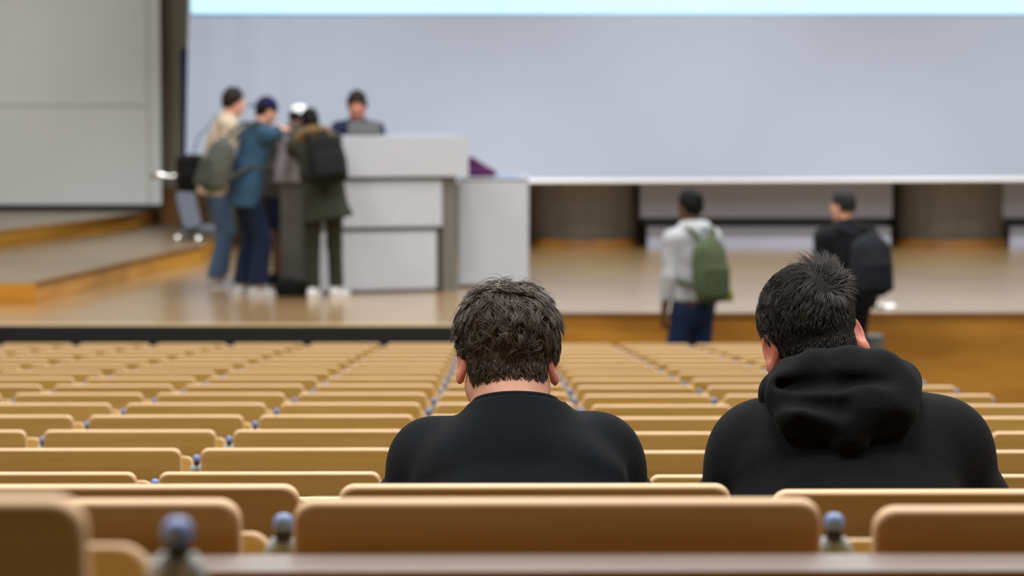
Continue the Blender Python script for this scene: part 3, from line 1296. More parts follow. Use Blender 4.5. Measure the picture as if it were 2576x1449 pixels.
        S.cut(g, (0, 0, -1))
        o = S.mesh('shoe', h, m, parent)
        bm = bmesh.new()
        yaw = math.atan2(-t[0], t[1])
        pts = []
        for j in range(28):
            an = 2 * math.pi * j / 28
            y = math.sin(an)
            wd = .043 + .010 * (y > 0) * math.sin(an)
            pts.append((wd * math.cos(an) * k, (.05 + .142 * y) * k))
        add_prism(bm, pts, .0, .022 * k)
        bmesh.ops.transform(bm, matrix=Matrix.Translation(Vector(g)) @ Matrix.Rotation(yaw, 4, 'Z'), verts=bm.verts)
        obj('sole', bm, sole or m, o)
        return o

    def body(s, parent, m, h=.0075, hands=True, curl=.5, feet=True):
        S = Sdf(.02)
        s.torso(S, 0)
        for i in (0, 1):
            s.arm(S, i)
            s.leg(S, i)
            if feet:
                g = s.ank[i] - V3((0, 0, .06 * s.k))
                S.cap(s.ank[i], g + s.toe[i] * .03 * s.k, .04 * s.k, .035 * s.k)
                S.cap(g + s.toe[i] * .0, g + s.toe[i] * .12 * s.k, .03 * s.k, .024 * s.k)
        s.headskin(S)
        if hands:
            for i in (0, 1):
                s.hand(S, i, curl)
        o = S.mesh('body', h, m, parent)
        s.eyes(parent)
        return o

    def hair(s, parent, m, h=.006, top=.018, back=-.045, front=.062, amp=.006, seed=1, side=-.01):
        k = s.k
        A = s.Hd
        P = lambda x, y, z: s.head + A @ (V3((x, y, z)) * k)
        S = Sdf(.015)
        S.ell(P(0, -.016, .034), ((.078 + top * .45) * k, (.100 + top * .3) * k, (.090 + top) * k), A.T)
        S.ell(P(0, -.05, -.015), (.066 * k, .062 * k, .065 * k), A.T)
        S.wave(amp, 95, seed)
        # hairline: face side, nape
        S.cut(P(0, front, .06), A @ V3((0, .9, -.5)))
        S.cut(P(0, .0, side), A @ V3((0, .82, -.62)))
        S.cut(P(0, 0, back), A @ V3((0, .15, -1)))
        return S.mesh('hair', h, m, parent)


def jean(f, parent, m, h=.008, e=.014, flare=.066, upto=.965, waist=True, amp=.003, seed=5):
    S = Sdf(.03)
    up = f.B[:, 2]
    eh = min(e, .010)
    S.cap(f.pel - up * .055 * f.k, f.pel + up * .11 * f.k, (.158 * f.k + eh, .112 * f.k + eh), (.15 * f.k + eh, .106 * f.k + eh), f.B[:, 0])
    ends = []
    for i in (0, 1):
        q = f.leg(S, i, e, upto, flare)
        ends.append(q)
    S.wave(amp, 38, seed)
    if upto > .8:
        zc = max(q[2] for q in ends)
        S.cut((0, 0, min(q[2] for q in ends) - .005), (0, 0, -1))
    else:
        for q in ends:
            pass
        S.cut((0, 0, min(q[2] for q in ends)), (0, 0, -1))
    return S.mesh('trousers' if upto > .8 else 'shorts', h, m, parent)


def top_garment(name, f, parent, m, h=.008, e=.018, sleeve=1.0, hem=-.10, amp=.004, seed=2, collar=.045, extra=None, flare=0, belly=0, sl_e=None):
    S = Sdf(.03)
    up = f.B[:, 2]
    f.torso(S, e, True, belly)
    if hem < -.1:
        S.cap(f.pel, f.pel + up * (hem - .05) * f.k, (.158 * f.k + e, .116 * f.k + e), (.165 * f.k + e + flare, .12 * f.k + e + flare), f.B[:, 0])
    for i in (0, 1):
        f.arm(S, i, e * .85, sleeve, sl_e)
    S.cap(f.nek - f.B2[:, 2] * .03, f.nek + f.B2[:, 2] * collar * f.k, .066 * f.k + e * .5, .058 * f.k + e * .5, k=.03)
    S.wave(amp, 30, seed)
    if extra:
        extra(S)
    S.cut(f.pel + up * hem * f.k, -up)
    # end the sleeves cleanly
    return S.mesh(name, h, m, parent)


def backpack(label, f, loc, rz, m, m2, off=.0, size=(.15, .085, .22), h=.008, shift=0, group=None, straps=True, drop=0, accent=None):
    t = thing('backpack', label, 'backpack', loc, rz, group)
    B = f.B2
    k = f.k
    fr = lambda x, y, z: f.che + B @ (V3((x, y, z)))
    yb = -(.112 * k + .045 + size[1]) - off
    S = Sdf(.03)
    ax = B.T
    S.box(fr(shift, yb, -.05 - drop), (size[0] * .95, size[1] * .9, size[2] * .84), .085, ax, k=.05)
    S.ell(fr(shift, yb, -.02 - drop), (size[0] * .95, size[1] * .95, size[2] * .93), ax, k=.05)
    S.ell(fr(shift, yb - .03, -.08 - drop), (size[0] * .9, size[1] * .95, size[2] * .66), ax, k=.05)
    S.wave(.004, 26, 8)
    S.mesh('main_compartment', h, m, t)
    S = Sdf(.02)
    S.box(fr(shift, yb - size[1] - .005, -.02 - drop - size[2] * .38), (size[0] * .78, .035, size[2] * .46), .03, ax)
    S.wave(.003, 30, 4)
    S.mesh('front_pocket', h, m2, t)
    bm = bmesh.new()
    tp = size[2] - .02 - drop
    add_tube(bm, [fr(shift - .03, yb + .03, tp - .01), fr(shift - .02, yb + .03, tp + .03), fr(shift + .02, yb + .03, tp + .03), fr(shift + .03, yb + .03, tp - .01)], .008, 8)
    obj('handle', bm, m2, t, True)
    if straps:
        for sg in (-1, 1):
            bm = bmesh.new()
            x = sg * .10 * k
            e = .05
            pts = [fr(shift + sg * .07, yb + .04, tp - .04), fr(x, -.09 * k - e, .155 * k + e), fr(x * 1.05, -.02, .185 * k + e), fr(x * 1.1, .07 * k, .15 * k + e),
                   fr(x * 1.15, .115 * k + e, .06 * k), fr(x * 1.3, .115 * k + e, -.08 * k), fr(x * 1.62, .05 * k + e * .4, -.15 * k), fr(x * 1.7, -.06 * k, -.17 * k), fr(shift + sg * size[0] * .8, yb + .05, -.16 - drop)]
            pp = []
            for i in range(len(pts) - 1):
                for q in (0, .33, .66):
                    a = pts[max(i - 1, 0)]
                    b, c_ = pts[i], pts[i + 1]
                    d_ = pts[min(i + 2, len(pts) - 1)]
                    pp.append(.5 * (2 * b + (c_ - a) * q + (2 * a - 5 * b + 4 * c_ - d_) * q * q + (3 * b - a - 3 * c_ + d_) * q ** 3))
            pp.append(pts[-1])
            add_tube(bm, pp, .017, 8, flat=(tuple(B[:, 0] if False else (0, 0, 1)), .4) if False else None)
            obj('strap', bm, m2, t, True)
    if accent:
        S = Sdf(.01)
        S.box(fr(shift + size[0] * .75, yb - .03, -size[2] * .85 - drop), (.05, .07, .045), .02, ax)
        S.mesh('side_pouch', h, accent, t)
    return t


def stand(px, py, sz, Ht, rz, **kw):
    """ground point from the photo pixel of the feet, given the floor height"""
    d = (ZC - sz) * F / (py - 250)
    for _ in range(4):
        z = at(px, py, d).z
        d *= (ZC - sz) / (ZC - z)
    return (at(px, py, d).x, d, sz)


hair_black = mat('hair_black', srgb(15, 14, 14), .5, var=.3, scale=60, bump=.6, bscale=90, spec=.15)
hair_brown = mat('hair_dark_brown', srgb(36, 27, 23), .5, var=.3, scale=60, bump=.6, bscale=90, spec=.15)
hair_grey = mat('hair_dark_grey', srgb(42, 41, 40), .5, var=.3, scale=60, bump=.6, bscale=90, spec=.15)
white_shoe = cloth('white_leather', (214, 214, 216), 0, .04)
grey_shoe = cloth('pale_grey_leather', (168, 170, 176), 0, .05)
black_shoe = cloth('black_leather', (22, 22, 24), 0, .1)

# --- person in a cream jacket, at the left of the stage group
loc = stand(550, 724, SZ, 1.86, 0)
rz = R(-72)
f = Fig(1.81, lean=9, bend=7, hpitch=12, hyaw=6, feet=((-.12, .03), (.10, -.05)), hands=(None, (.22, .12, .98, .1, .5, -.8)))
t = thing('person', 'standing person in cream jacket and blue-grey jeans facing the lectern', 'person', loc, rz)
f.body(t, M['skin'])
f.hair(t, hair_brown, top=.026, seed=3)
top_garment('jacket', f, t, cloth('cream_cloth', (196, 178, 156)), e=.026, sleeve=.97, hem=-.12, amp=.006, collar=.05)
jean(f, t, cloth('blue_grey_denim', (74, 96, 126)), flare=.085, e=.02)
for i in (0, 1):
    f.shoe(i, grey_shoe, t, sole=white_shoe)
# dark bag at his back
S = Sdf(.03)
S.box((0, 0, 0), (.15, .09, .17), .07)
S.ell((0, -.03, -.04), (.14, .09, .12))
S.wave(.005, 28, 6)
bg = thing('shoulder_bag', 'black shoulder bag hanging behind the person in the cream jacket', 'bag', tuple(at(484, 436, loc[1] + .05)))
S.mesh('bag_body', .008, cloth('black_nylon', (20, 21, 22)), bg)
bm = bmesh.new()
q = at(548, 296, loc[1]) - bg.location
add_tube(bm, [(.0, 0, .16), (.08, -.12, .36), (q.x - .08, -.21, q.z * .8), (q.x, -.21, q.z + .03), (q.x + .06, -.24, q.z * .76)], .006, 8)
obj('strap', bm, cloth('black_nylon', (20, 21, 22)), bg, True)

# --- person in a navy cap and teal T-shirt with a grey-green backpack
loc2 = stand(628, 744, SZ, 1.77, 0)
rz2 = R(-58)
f = Fig(1.75, lean=10, bend=8, hpitch=22, hyaw=4, feet=((-.13, .0), (.12, .02)), hands=((-.46, .52, 1.48, -.4, .9, -.02), (-.32, .58, 1.48, -.5, 1, -.02)), poles=((-.9, .1, -.6), (.8, 0, -.8)))
t = thing('person', 'standing person in navy cap, teal T-shirt and dark jeans, one arm on the lectern', 'person', loc2, rz2)
f.body(t, M['skin'])
f.hair(t, hair_brown, top=.006, seed=4, back=-.06)
navy = cloth('navy_cap_cloth', (30, 30, 70))
S = Sdf(.012)
P = lambda x, y, z: f.head + f.Hd @ (V3((x, y, z)) * f.k)
S.ell(P(0, -.014, .036), (.088 * f.k, .108 * f.k, .102 * f.k), f.Hd.T)
S.cut(P(0, 0, .022), f.Hd @ V3((0, -.25, -1)))
cp = S.mesh('cap', .006, navy, t)
S = Sdf(.012)
S.box(P(0, -.125, .012), (.062 * f.k, .05 * f.k, .008), .006, (f.Hd @ rotm('X', R(28))).T)
S.mesh('cap_brim', .005, navy, cp)
top_garment('t_shirt', f, t, cloth('teal_cotton', (50, 80, 104)), e=.024, sleeve=.42, hem=-.16, amp=.005, collar=.02, sl_e=.032)
jean(f, t, cloth('dark_blue_denim', (25, 36, 60)), flare=.10, e=.024)
for i in (0, 1):
    f.shoe(i, white_shoe, t)
backpack('grey-green backpack on the person in the teal T-shirt', f, loc2, rz2, cloth('greygreen_nylon', (84, 88, 82)), cloth('greygreen_dark', (70, 74, 70)), size=(.15, .10, .27), drop=.19, off=.03)

# --- person in a white cap and shorts, half hidden between them
loc3 = stand(700, 716, SZ, 1.7, 0)
rz3 = R(-62)
f = Fig(1.70, lean=14, bend=10, hpitch=30, hyaw=8, feet=((-.10, .02), (.10, -.03)), hands=((-.1, .30, 1.10, .2, 1, 0), (.1, .28, 1.10, -.2, 1, 0)))
t = thing('person', 'person in white cap, dark top and navy shorts, half hidden behind the lectern wing', 'person', loc3, rz3)
f.body(t, M['skin_dark'])
f.hair(t, hair_black, top=.004, seed=5)
P = lambda x, y, z: f.head + f.Hd @ (V3((x, y, z)) * f.k)
wc = cloth('white_cotton', (226, 232, 236))
S = Sdf(.012)
S.ell(P(0, -.012, .04), (.088 * f.k, .106 * f.k, .100 * f.k), f.Hd.T)
S.cut(P(0, 0, .03), f.Hd @ V3((0, .1, -1)))
cp = S.mesh('cap', .006, wc, t)
S = Sdf(.012)
S.box(P(0, .125, .038), (.062 * f.k, .05 * f.k, .008), .006, (f.Hd @ rotm('X', R(-14))).T)
S.mesh('cap_brim', .005, wc, cp)
top_garment('shirt', f, t, cloth('dark_grey_cotton', (58, 52, 50)), e=.022, sleeve=.45, hem=-.12, collar=.02)
jean(f, t, cloth('navy_cotton', (24, 36, 68)), flare=.10, e=.022, upto=.46)
for i in (0, 1):
    f.shoe(i, black_shoe, t)

# --- person in an olive coat with fur-trimmed hood and black backpack, bending over the lectern wing
loc4 = stand(812, 750, SZ, 1.75, 0)
loc4 = (X(815, loc4[1]), loc4[1], SZ)
rz4 = R(10)
f = Fig(1.68, lean=7, side=-9, bend=20, hpitch=24, feet=((-.10, -.04), (.115, .02)), toe=(-28, -42), hands=((-.16, .64, 1.48, .1, 1, 0), (-.02, .66, 1.48, -.1, 1, 0)), poles=((-.2, -.3, -1), (.2, -.3, -1)))
t = thing('person', 'person in olive coat with brown fur hood and white sneakers, bending over the lectern', 'person', loc4, rz4)
f.body(t, M['skin_dark'])
f.hair(t, hair_black, top=.012, seed=6)
olive = cloth('olive_coat_cloth', (52, 56, 48))
top_garment('coat', f, t, olive, e=.032, sleeve=.95, hem=-.23, amp=.008, flare=.05, collar=.03)
S = Sdf(.03)
B = f.B2
nk = f.nek
for j in range(9):
    a = R(180 + 22.5 * j)
    S.ell(nk + B @ V3((.125 * math.cos(a), -.035 + .105 * math.sin(a), -.02 - .02 * math.sin(a))), (.056, .054, .052), B.T)
S.wave(.010, 120, 12)
S.mesh('fur_hood', .007, cloth('brown_fur', (112, 84, 48), .5, .3), t)
jean(f, t, cloth('dark_olive_denim', (46, 48, 40)), flare=.062, e=.012, amp=.002)
for i in (0, 1):
    f.shoe(i, white_shoe, t)
backpack('large black backpack worn over the olive coat', f, loc4, rz4, cloth('black_nylon', (20, 21, 22)), cloth('black_nylon_soft', (27, 29, 31)), size=(.165, .09, .255), off=.04, shift=.045, drop=.13)

# --- person behind the lectern
loc5 = stand(900, 722, SZ, 1.8, 0)
loc5 = (X(902, 24.3), 24.3, SZ)
rz5 = R(180)
f = Fig(1.78, lean=5, bend=8, hpitch=24, hyaw=0, feet=((-.12, 0), (.12, 0)), hands=((-.12, .36, 1.28, .3, 1, -.1), (.12, .36, 1.28, -.3, 1, -.1)))
t = thing('person', 'person with dark tousled hair in a navy sweater standing behind the lectern', 'person', loc5, rz5)
f.body(t, M['skin_red'])
f.hair(t, hair_brown, top=.034, seed=7, front=.07, amp=.009)
top_garment('sweater', f, t, cloth('navy_wool', (34, 38, 66)), e=.022, sleeve=.95, hem=-.12, collar=.03)
jean(f, t, cloth('dark_blue_denim', (25, 36, 60)), flare=.075)
for i in (0, 1):
    f.shoe(i, black_shoe, t)

# --- two people standing before the stage
d6 = 19.75
x6 = X(1744, d6)
rz6 = R(30)
f = Fig(1.82, lean=0, bend=3, hpitch=4, hyaw=10, feet=((-.12, .02), (.13, -.02)))
t = thing('person', 'person in pale grey hooded sweatshirt and navy jeans standing before the stage', 'person', (x6, d6, 0), rz6)
f.body(t, M['skin_dark'])
f.hair(t, hair_black, top=.02, seed=8, back=-.06)


def hood6(S):
    B = f.B2
    for j in range(11):
        a = R(170 + 20 * j)
        S.ell(f.nek + B @ V3((.09 * math.cos(a), -.02 + .085 * math.sin(a), .028 + .012 * math.sin(a))), (.045, .045, .05), B.T, k=.03)
    S.ell(f.nek + B @ V3((0, -.11, -.04)), (.10, .05, .10), B.T, k=.03)


top_garment('hooded_sweatshirt', f, t, cloth('pale_grey_fleece', (182, 186, 192)), e=.024, sleeve=.95, hem=.04, amp=.006, extra=hood6)
jean(f, t, cloth('navy_denim', (32, 45, 76)), flare=.085, e=.02)
for i in (0, 1):
    f.shoe(i, white_shoe, t)
backpack('olive green backpack on the person in the pale grey hooded sweatshirt', f, (x6, d6, 0), rz6, cloth('olive_nylon', (80, 92, 66)), cloth('olive_nylon_dark', (70, 82, 58)), size=(.138, .09, .27), off=.045, shift=-.05, drop=.06,
         accent=cloth('lime_nylon', (150, 150, 34)))
d7 = 19.85
x7 = X(2132, d7)
rz7 = R(18)
f = Fig(1.82, lean=0, bend=6, hpitch=6, hyaw=20, feet=((-.09, .03), (.10, -.02)))
t = thing('person', 'person with short greying hair, all in black, standing before the stage', 'person', (x7, d7, 0), rz7)
f.body(t, M['skin'])
f.hair(t, hair_grey, top=.008, seed=9, back=-.03, amp=.003)
top_garment('jacket', f, t, cloth('black_cotton', (24, 26, 30)), e=.036, sleeve=.95, hem=-.04, amp=.006)
jean(f, t, cloth('black_denim', (22, 24, 28)), flare=.072, e=.014)
for i in (0, 1):
    f.shoe(i, black_shoe, t)
backpack('charcoal backpack on the person dressed all in black', f, (x7, d7, 0), rz7, cloth('charcoal_nylon', (34, 37, 44)), cloth('charcoal_dark', (28, 30, 36)), size=(.16, .10, .255), off=.05, shift=.05, drop=.05)

# ================================================================== THE TWO SEATED MEN
def strands(f, c, radii, count, maskf, flow, seed, w=.0009, lift=.5, curl=.004, cfreq=2.0, nclump=300, clump=.6, steps=7, layer=(.02, .22), jit=.25):
    """hair strands rooted on an ellipsoid of the head; returns verts, quads in the figure's frame"""
    r = np.random.default_rng(seed)
    k = f.k
    A = f.Hd
    u = r.normal(size=(count * 3, 3))
    u /= np.linalg.norm(u, axis=1)[:, None]
    Lh = maskf(u)
    keep = np.argwhere(Lh > 0)[:, 0][:count]
    u, Lh = u[keep], Lh[keep] * r.uniform(.75, 1.15, len(keep))
    n = len(u)
    rad = V3(radii)
    c = V3(c)
    p = c + u * rad * .99
    lay = r.uniform(layer[0], layer[1], n)
    ph = r.uniform(0, 6.28, n)
    gi = r.choice(n, min(nclump, n), replace=False)
    # nearest guide
    best = np.zeros(n, int)
    for a in range(0, n, 2000):
        dd = ((p[a:a + 2000, None, :] - p[gi][None]) ** 2).sum(-1)
        best[a:a + 2000] = gi[dd.argmin(1)]
    ph = ph[best] + r.normal(0, .5, n)
    jv = r.normal(0, jit, (n, 3))
    jv = .35 * jv + .8 * jv[best]
    P = [p.copy()]
    for i in range(steps):
        t = (i + 1) / steps
        q = (p - c) / rad
        nr = q / rad
        nr /= np.linalg.norm(nr, axis=1)[:, None]
        d = flow(q, t) + jv
        d -= nr * (d * nr).sum(1)[:, None]
        d /= np.linalg.norm(d, axis=1)[:, None] + 1e-9
        sd = np.cross(nr, d)
        la = lift(u, t) if callable(lift) else lift * (1 - t)
        la = np.asarray(la)
        if la.ndim == 1:
            la = la[:, None]
        d = d * np.cos(la) + nr * np.sin(la)
        d = d + sd * (curl * 120 * np.sin(6.28 * cfreq * t + ph))[:, None] * .5
        d /= np.linalg.norm(d, axis=1)[:, None] + 1e-9
        p = p + d * (Lh / steps)[:, None]
        q = (p - c) / rad
        rr = np.linalg.norm(q, axis=1)
        tgt = 1 + lay * min(1, t * 2)
        push = np.maximum(tgt / rr, 1)
        p = c + q * push[:, None] * rad
        P.append(p.copy())
    P = np.stack(P, 1)
    G = P[best]
    tt = np.linspace(0, 1, steps + 1)[None, :, None]
    off = P[:, :1] - G[:, :1]
    P = P * (1 - clump * tt ** 1.2) + (G + off * (1 - .75 * tt)) * (clump * tt ** 1.2)
    tan = np.gradient(P, axis=1)
    tan /= np.linalg.norm(tan, axis=2)[:, :, None] + 1e-9
    out = P - c
    s1 = np.cross(tan, out)
    s1 /= np.linalg.norm(s1, axis=2)[:, :, None] + 1e-9
    s2 = np.cross(tan, s1)
    wd = w * r.uniform(.7, 1.3, n)[:, None, None] * (1 - .8 * np.linspace(0, 1, steps + 1)[None, :, None] ** 2)
    ring = [P + (s1 * math.cos(a) + s2 * math.sin(a)) * wd for a in (0, 2.094, 4.189)]
    V = np.stack(ring, 2).reshape(-1, 3)
    V = f.head + (V * k) @ A.T
    idx = np.arange(n * (steps + 1) * 3).reshape(n, steps + 1, 3)
    Q = []
    for j in range(3):
        Q.append(np.stack([idx[:, :-1, j], idx[:, :-1, (j + 1) % 3], idx[:, 1:, (j + 1) % 3], idx[:, 1:, j]], -1).reshape(-1, 4))
    return V, np.concatenate(Q)


def hair_mesh(name, sets, m, parent):
    vs, qs, o = [], [], 0
    for v, q in sets:
        vs.append(v)
        qs.append(q + o)
        o += len(v)
    return link(name, np_mesh(name, np.concatenate(vs), np.concatenate(qs)), m, parent, True)


def seated(col, px_nek, d_nek, sh_px, elb_px, wri_px, skull_px, hp, hy, hr, lean=-5, bend=55):
    """a sitter in row 1; joints given where the photo shows them, in the frame of his seat's floor point"""
    ox = (col + .115) * SP
    oy = row_d(1)
    oz = row_top(1) - BACK_H - (.008 if col >= 1 else 0)
    O = Vector((ox, oy, oz))
    f = Fig(1.80, lean=lean, bend=bend, hpitch=hp, hyaw=hy, hroll=hr, pelvis=(0, .20, .59), feet=((-.14, .52), (.14, .54)))
    f.nek = V3(at(*px_nek, d_nek) - O)
    f.pel = V3((f.nek[0] * .5, .20, .59))
    mid = f.pel * .5 + f.nek * .5
    f.wai = f.pel * .72 + f.nek * .28 + V3((0, -.035, .01))
    f.che = f.pel * .44 + f.nek * .56 + V3((0, -.03, .0))
    f.sh = [V3(at(*q) - O) for q in sh_px]
    f.elb = [V3(at(*q) - O) for q in elb_px]
    f.wri = [V3(at(*q) - O) for q in wri_px]
    f.hdir = [nrm((.9, 1, .06)), nrm((-1.0, 1, .06))]
    f.hip = [f.pel + V3((s * .088, .0, -.03)) for s in (-1, 1)]
    f.kne = [V3((s * .13, .60, .52)) for s in (-1, 1)]
    f.ank = [V3((s * .14, .56, .085)) for s in (-1, 1)]
    f.head = V3(at(*skull_px) - O) - f.Hd @ V3((0, -.014, .03))
    return f, O


dark_back = lambda q: q
# ---------------- man in the black T-shirt
f, O = seated(0, (1298, 1116), 4.45, ((1098, 1176, 4.52), (1498, 1164, 4.52)), ((1002, 1335, 4.66), (1584, 1335, 4.66)), ((1215, 1281, 4.76), (1400, 1281, 4.76)),
              (1278, 856, 4.56), 27, 0, 1)
t = thing('person', 'man with wavy dark brown hair and black T-shirt sitting bent over, back to us', 'person', O)
S = Sdf(.02)
f.torso(S, 0)
for i in (0, 1):
    f.arm(S, i)
    f.leg(S, i)
    f.hand(S, i, .45)
    g = f.ank[i] - V3((0, 0, .06))
    S.cap(f.ank[i], g, .04, .035)
    S.cap(g, g + V3((0, .12, 0)), .03, .024)
f.headskin(S, False)
S.cap(f.nek - V3((0, -.02, .03)), f.head + f.Hd @ V3((0, -.018, -.04)), (.063, .060), (.060, .060), k=.03)
S.mesh('body', .0055, M['skin'], t)
for sg in (-1, 1):
    E = Sdf(.006)
    f.ear(E, sg, 26, 1.02)
    E.mesh('ear', .0022, M['skin_ear'], t)
f.eyes(t)
blackT = cloth('black_cotton_jersey', (8, 13, 18), .02, .1)
S = Sdf(.035)
e = .02
f.torso(S, e)
for i in (0, 1):
    S.cap(f.sh[i], f.elb[i], .066, .078, k=.05)
    # full upper back between neck and shoulders
    S.cap(f.nek * .55 + f.sh[i] * .45 + V3((0, .0, -.03)), f.sh[i], .066, .062, k=.05)
    S.cap(f.nek + V3((0, 0, -.055)), f.nek * .5 + f.sh[i] * .5 + V3((0, 0, -.02)), .06, .055, k=.05)
    S.cap(f.che + V3((0, .02, 0)), f.sh[i] + V3((0, .0, -.07)), (.10, .07), (.06, .06), (1, 0, 0), k=.06)
C0 = V3(at(1298, 1016, 4.465) - O)
N0 = nrm((0, .34, .94))
S.cap(f.nek + V3((0, -.01, -.02)), C0 + N0 * .01, .088, .072, k=.045)
for i in (0, 1):
    S.cap(C0 + V3(((-.02, .02)[i], -.0, -.065)), f.sh[i] * .55 + C0 * .45 + V3((0, 0, -.055)), .066, .05, k=.04)
S.wave(.0035, 34, 21)
# creases where the sleeves are set in
for i in (0, 1):
    sg = (-1, 1)[i]
    for j in range(3):
        a = f.sh[i] + V3((-sg * (.035 - .012 * j), -.075, .065 - .028 * j))
        b = f.sh[i] + V3((-sg * (.060 + .02 * j), -.05, -.07 + .005 * j))
        S.cap(a, b, .005, .003, k=.012, sub=True)


def neck_open(P_, Fv):
    q = P_ - C0
    pl = q @ N0
    rad_ = np.linalg.norm(q - pl[..., None] * N0, axis=-1)
    return np.where(rad_ < .085, np.maximum(Fv, pl), Fv)


S.func(neck_open)
S.cut(f.pel + V3((0, 0, -.09)), (0, 0, -1))
S.mesh('t_shirt', .005, blackT, t)
# neck rib
bm = bmesh.new()
cn = C0
nx = N0
U = V3((1, 0, 0))
Vv = np.cross(nx, U)
pts = [cn + U * .070 * math.cos(a) + Vv * .068 * math.sin(a) for a in [2 * math.pi * j / 40 for j in range(41)]]
add_tube(bm, pts, .0075, 10)
obj('neck_rib', bm, blackT, t, True)
jean(f, t, cloth('black_denim', (22, 24, 28)), e=.016, flare=.075, upto=.96)
for i in (0, 1):
    f.shoe(i, black_shoe, t)
hc = mat('hair_wavy_brown', srgb(94, 84, 75), .45, var=.35, scale=45, spec=.4)
down = f.Hd.T @ V3((0, 0, -1))
SKC, SKR = (0, -.014, .03), (.079, .099, .092)
crown = nrm((.05, -.45, .88))


def scalp(u, lt, ls, ln, back=-.72):
    z, y, x = u[:, 2], u[:, 1], np.abs(u[:, 0])
    L = np.where(z > .45, lt, np.where(z > -.15, ls + (lt - ls) * (z + .15) / .6, ln + (ls - ln) * np.clip((z + .75) / .6, 0, 1)))
    bad = (z < back) | ((y > .55) & (z < .45)) | ((y > .15) & (z < -.05)) | ((x > .80) & (y > -.42) & (z < -.28))
    return np.where(bad, 0, L)


def flow1(q, t):
    tg = q - crown * (q @ crown)[:, None]
    tg /= np.linalg.norm(tg, axis=1)[:, None] + 1e-6
    g = np.clip(.9 - q[:, 2], 0, 1)[:, None]
    return tg + down * g * .7


st = [strands(f, SKC, SKR, 9000, lambda u: scalp(u, .060, .038, .024), flow1, 31, w=.0009, lift=lambda u, t: (.75 - .55 * t) * (.35 + .65 * np.clip(u[:, 2] + .3, 0, 1)),
              curl=.0075, cfreq=1.6, nclump=520, clump=.72, layer=(.02, .20), jit=.45),
      strands(f, (0, -.036, -.028), (.066, .061, .075), 2600, lambda u: np.where((u[:, 1] < -.1) & (u[:, 2] > -.50) & (u[:, 2] < .5), .016 + .008 * (u[:, 2] + .5), 0), flow1, 32,
              w=.0008, lift=.3, curl=.003, nclump=260, clump=.55, layer=(.02, .10), jit=.35)]
st.append(strands(f, SKC, SKR, 420, lambda u: np.where((u[:, 2] > .25) & (u[:, 1] < .5), .062, 0), flow1, 33, w=.0004, lift=lambda u, t: .95 - .9 * t + 0 * u[:, 2], curl=.011, cfreq=1.3, nclump=200, clump=.15, layer=(.12, .30), jit=.6))
hb = Sdf(.014)
P = lambda x, y, z: f.head + f.Hd @ V3((x, y, z))
hb.ell(P(0, -.015, .033), (.083, .103, .099), f.Hd.T)
hb.ell(P(0, -.038, -.024), (.0675, .062, .068), f.Hd.T)
hb.wave(.003, 110, 3)
hb.cut(P(0, .060, .06), f.Hd @ V3((0, .9, -.5)))
hb.cut(P(0, -.004, -.012), f.Hd @ V3((0, .80, -.60)))
hb.cut(P(0, -.05, -.060), f.Hd @ V3((0, .2, -1)))
ho = hb.mesh('hair', .005, hc, t)
hair_mesh('hair_locks', st, hc, ho)

# ---------------- man in the black hoodie
f, O = seated(1, (2112, 1066), 4.46, ((1925, 1150, 4.50), (2355, 1138, 4.50)), ((1826, 1345, 4.64), (2465, 1340, 4.64)), ((2040, 1281, 4.76), (2240, 1281, 4.76)),
              (2027, 806, 4.56), 26, 10, -11)
t = thing('person', 'man with short black hair and black hoodie sitting bent over, back to us', 'person', O)
S = Sdf(.02)
f.torso(S, 0)
for i in (0, 1):
    f.arm(S, i)
    f.leg(S, i)
    f.hand(S, i, .45)
    g = f.ank[i] - V3((0, 0, .06))
    S.cap(f.ank[i], g, .04, .035)
    S.cap(g, g + V3((0, .12, 0)), .03, .024)
f.headskin(S, False)
S.mesh('body', .0055, M['skin'], t)
for sg in (-1, 1):
    E = Sdf(.006)
    f.ear(E, sg, 62 if sg > 0 else 28, 1.08, .010 if sg > 0 else 0)
    E.mesh('ear', .0022, M['skin_ear'], t)
f.eyes(t)
fleece = cloth('black_fleece', (11, 13, 15), .02, .1)
S = Sdf(.04)
e = .034
f.torso(S, e)
for i in (0, 1):
    S.cap(f.sh[i], f.elb[i], .076, .088, k=.05)
    S.cap(f.elb[i], f.wri[i], .070, .045, k=.04)
    S.cap(f.nek * .5 + f.sh[i] * .5 + V3((0, 0, -.03)), f.sh[i], .076, .074, k=.06)
    S.cap(f.nek + V3((0, 0, -.06)), f.nek * .5 + f.sh[i] * .5 + V3((0, 0, -.01)), .07, .062, k=.06)
    S.cap(f.che + V3((0, .02, 0)), f.sh[i] + V3((0, .0, -.07)), (.12, .08), (.07, .07), (1, 0, 0), k=.07)
S.wave(.003, 22, 41)
S.cut(f.pel + V3((0, 0, -.10)), (0, 0, -1))
S.mesh('hoodie', .005, fleece, t)
W_ = lambda px, py, d: V3(at(px, py, d) - O)
S = Sdf(.03)
rim = [(1985, 1020, 4.54), (1966, 990, 4.47), (1996, 955, 4.42), (2058, 930, 4.385), (2135, 918, 4.375), (2210, 932, 4.385), (2262, 962, 4.42), (2268, 1005, 4.47), (2230, 1050, 4.55), (2120, 1095, 4.61), (2010, 1090, 4.60)]
rr = [.034, .036, .034, .032, .030, .032, .034, .034, .034, .034, .034]
for j in range(len(rim)):
    a, b = rim[j], rim[(j + 1) % len(rim)]
    S.cap(W_(*a), W_(*b), rr[j], rr[(j + 1) % len(rim)], k=.02)
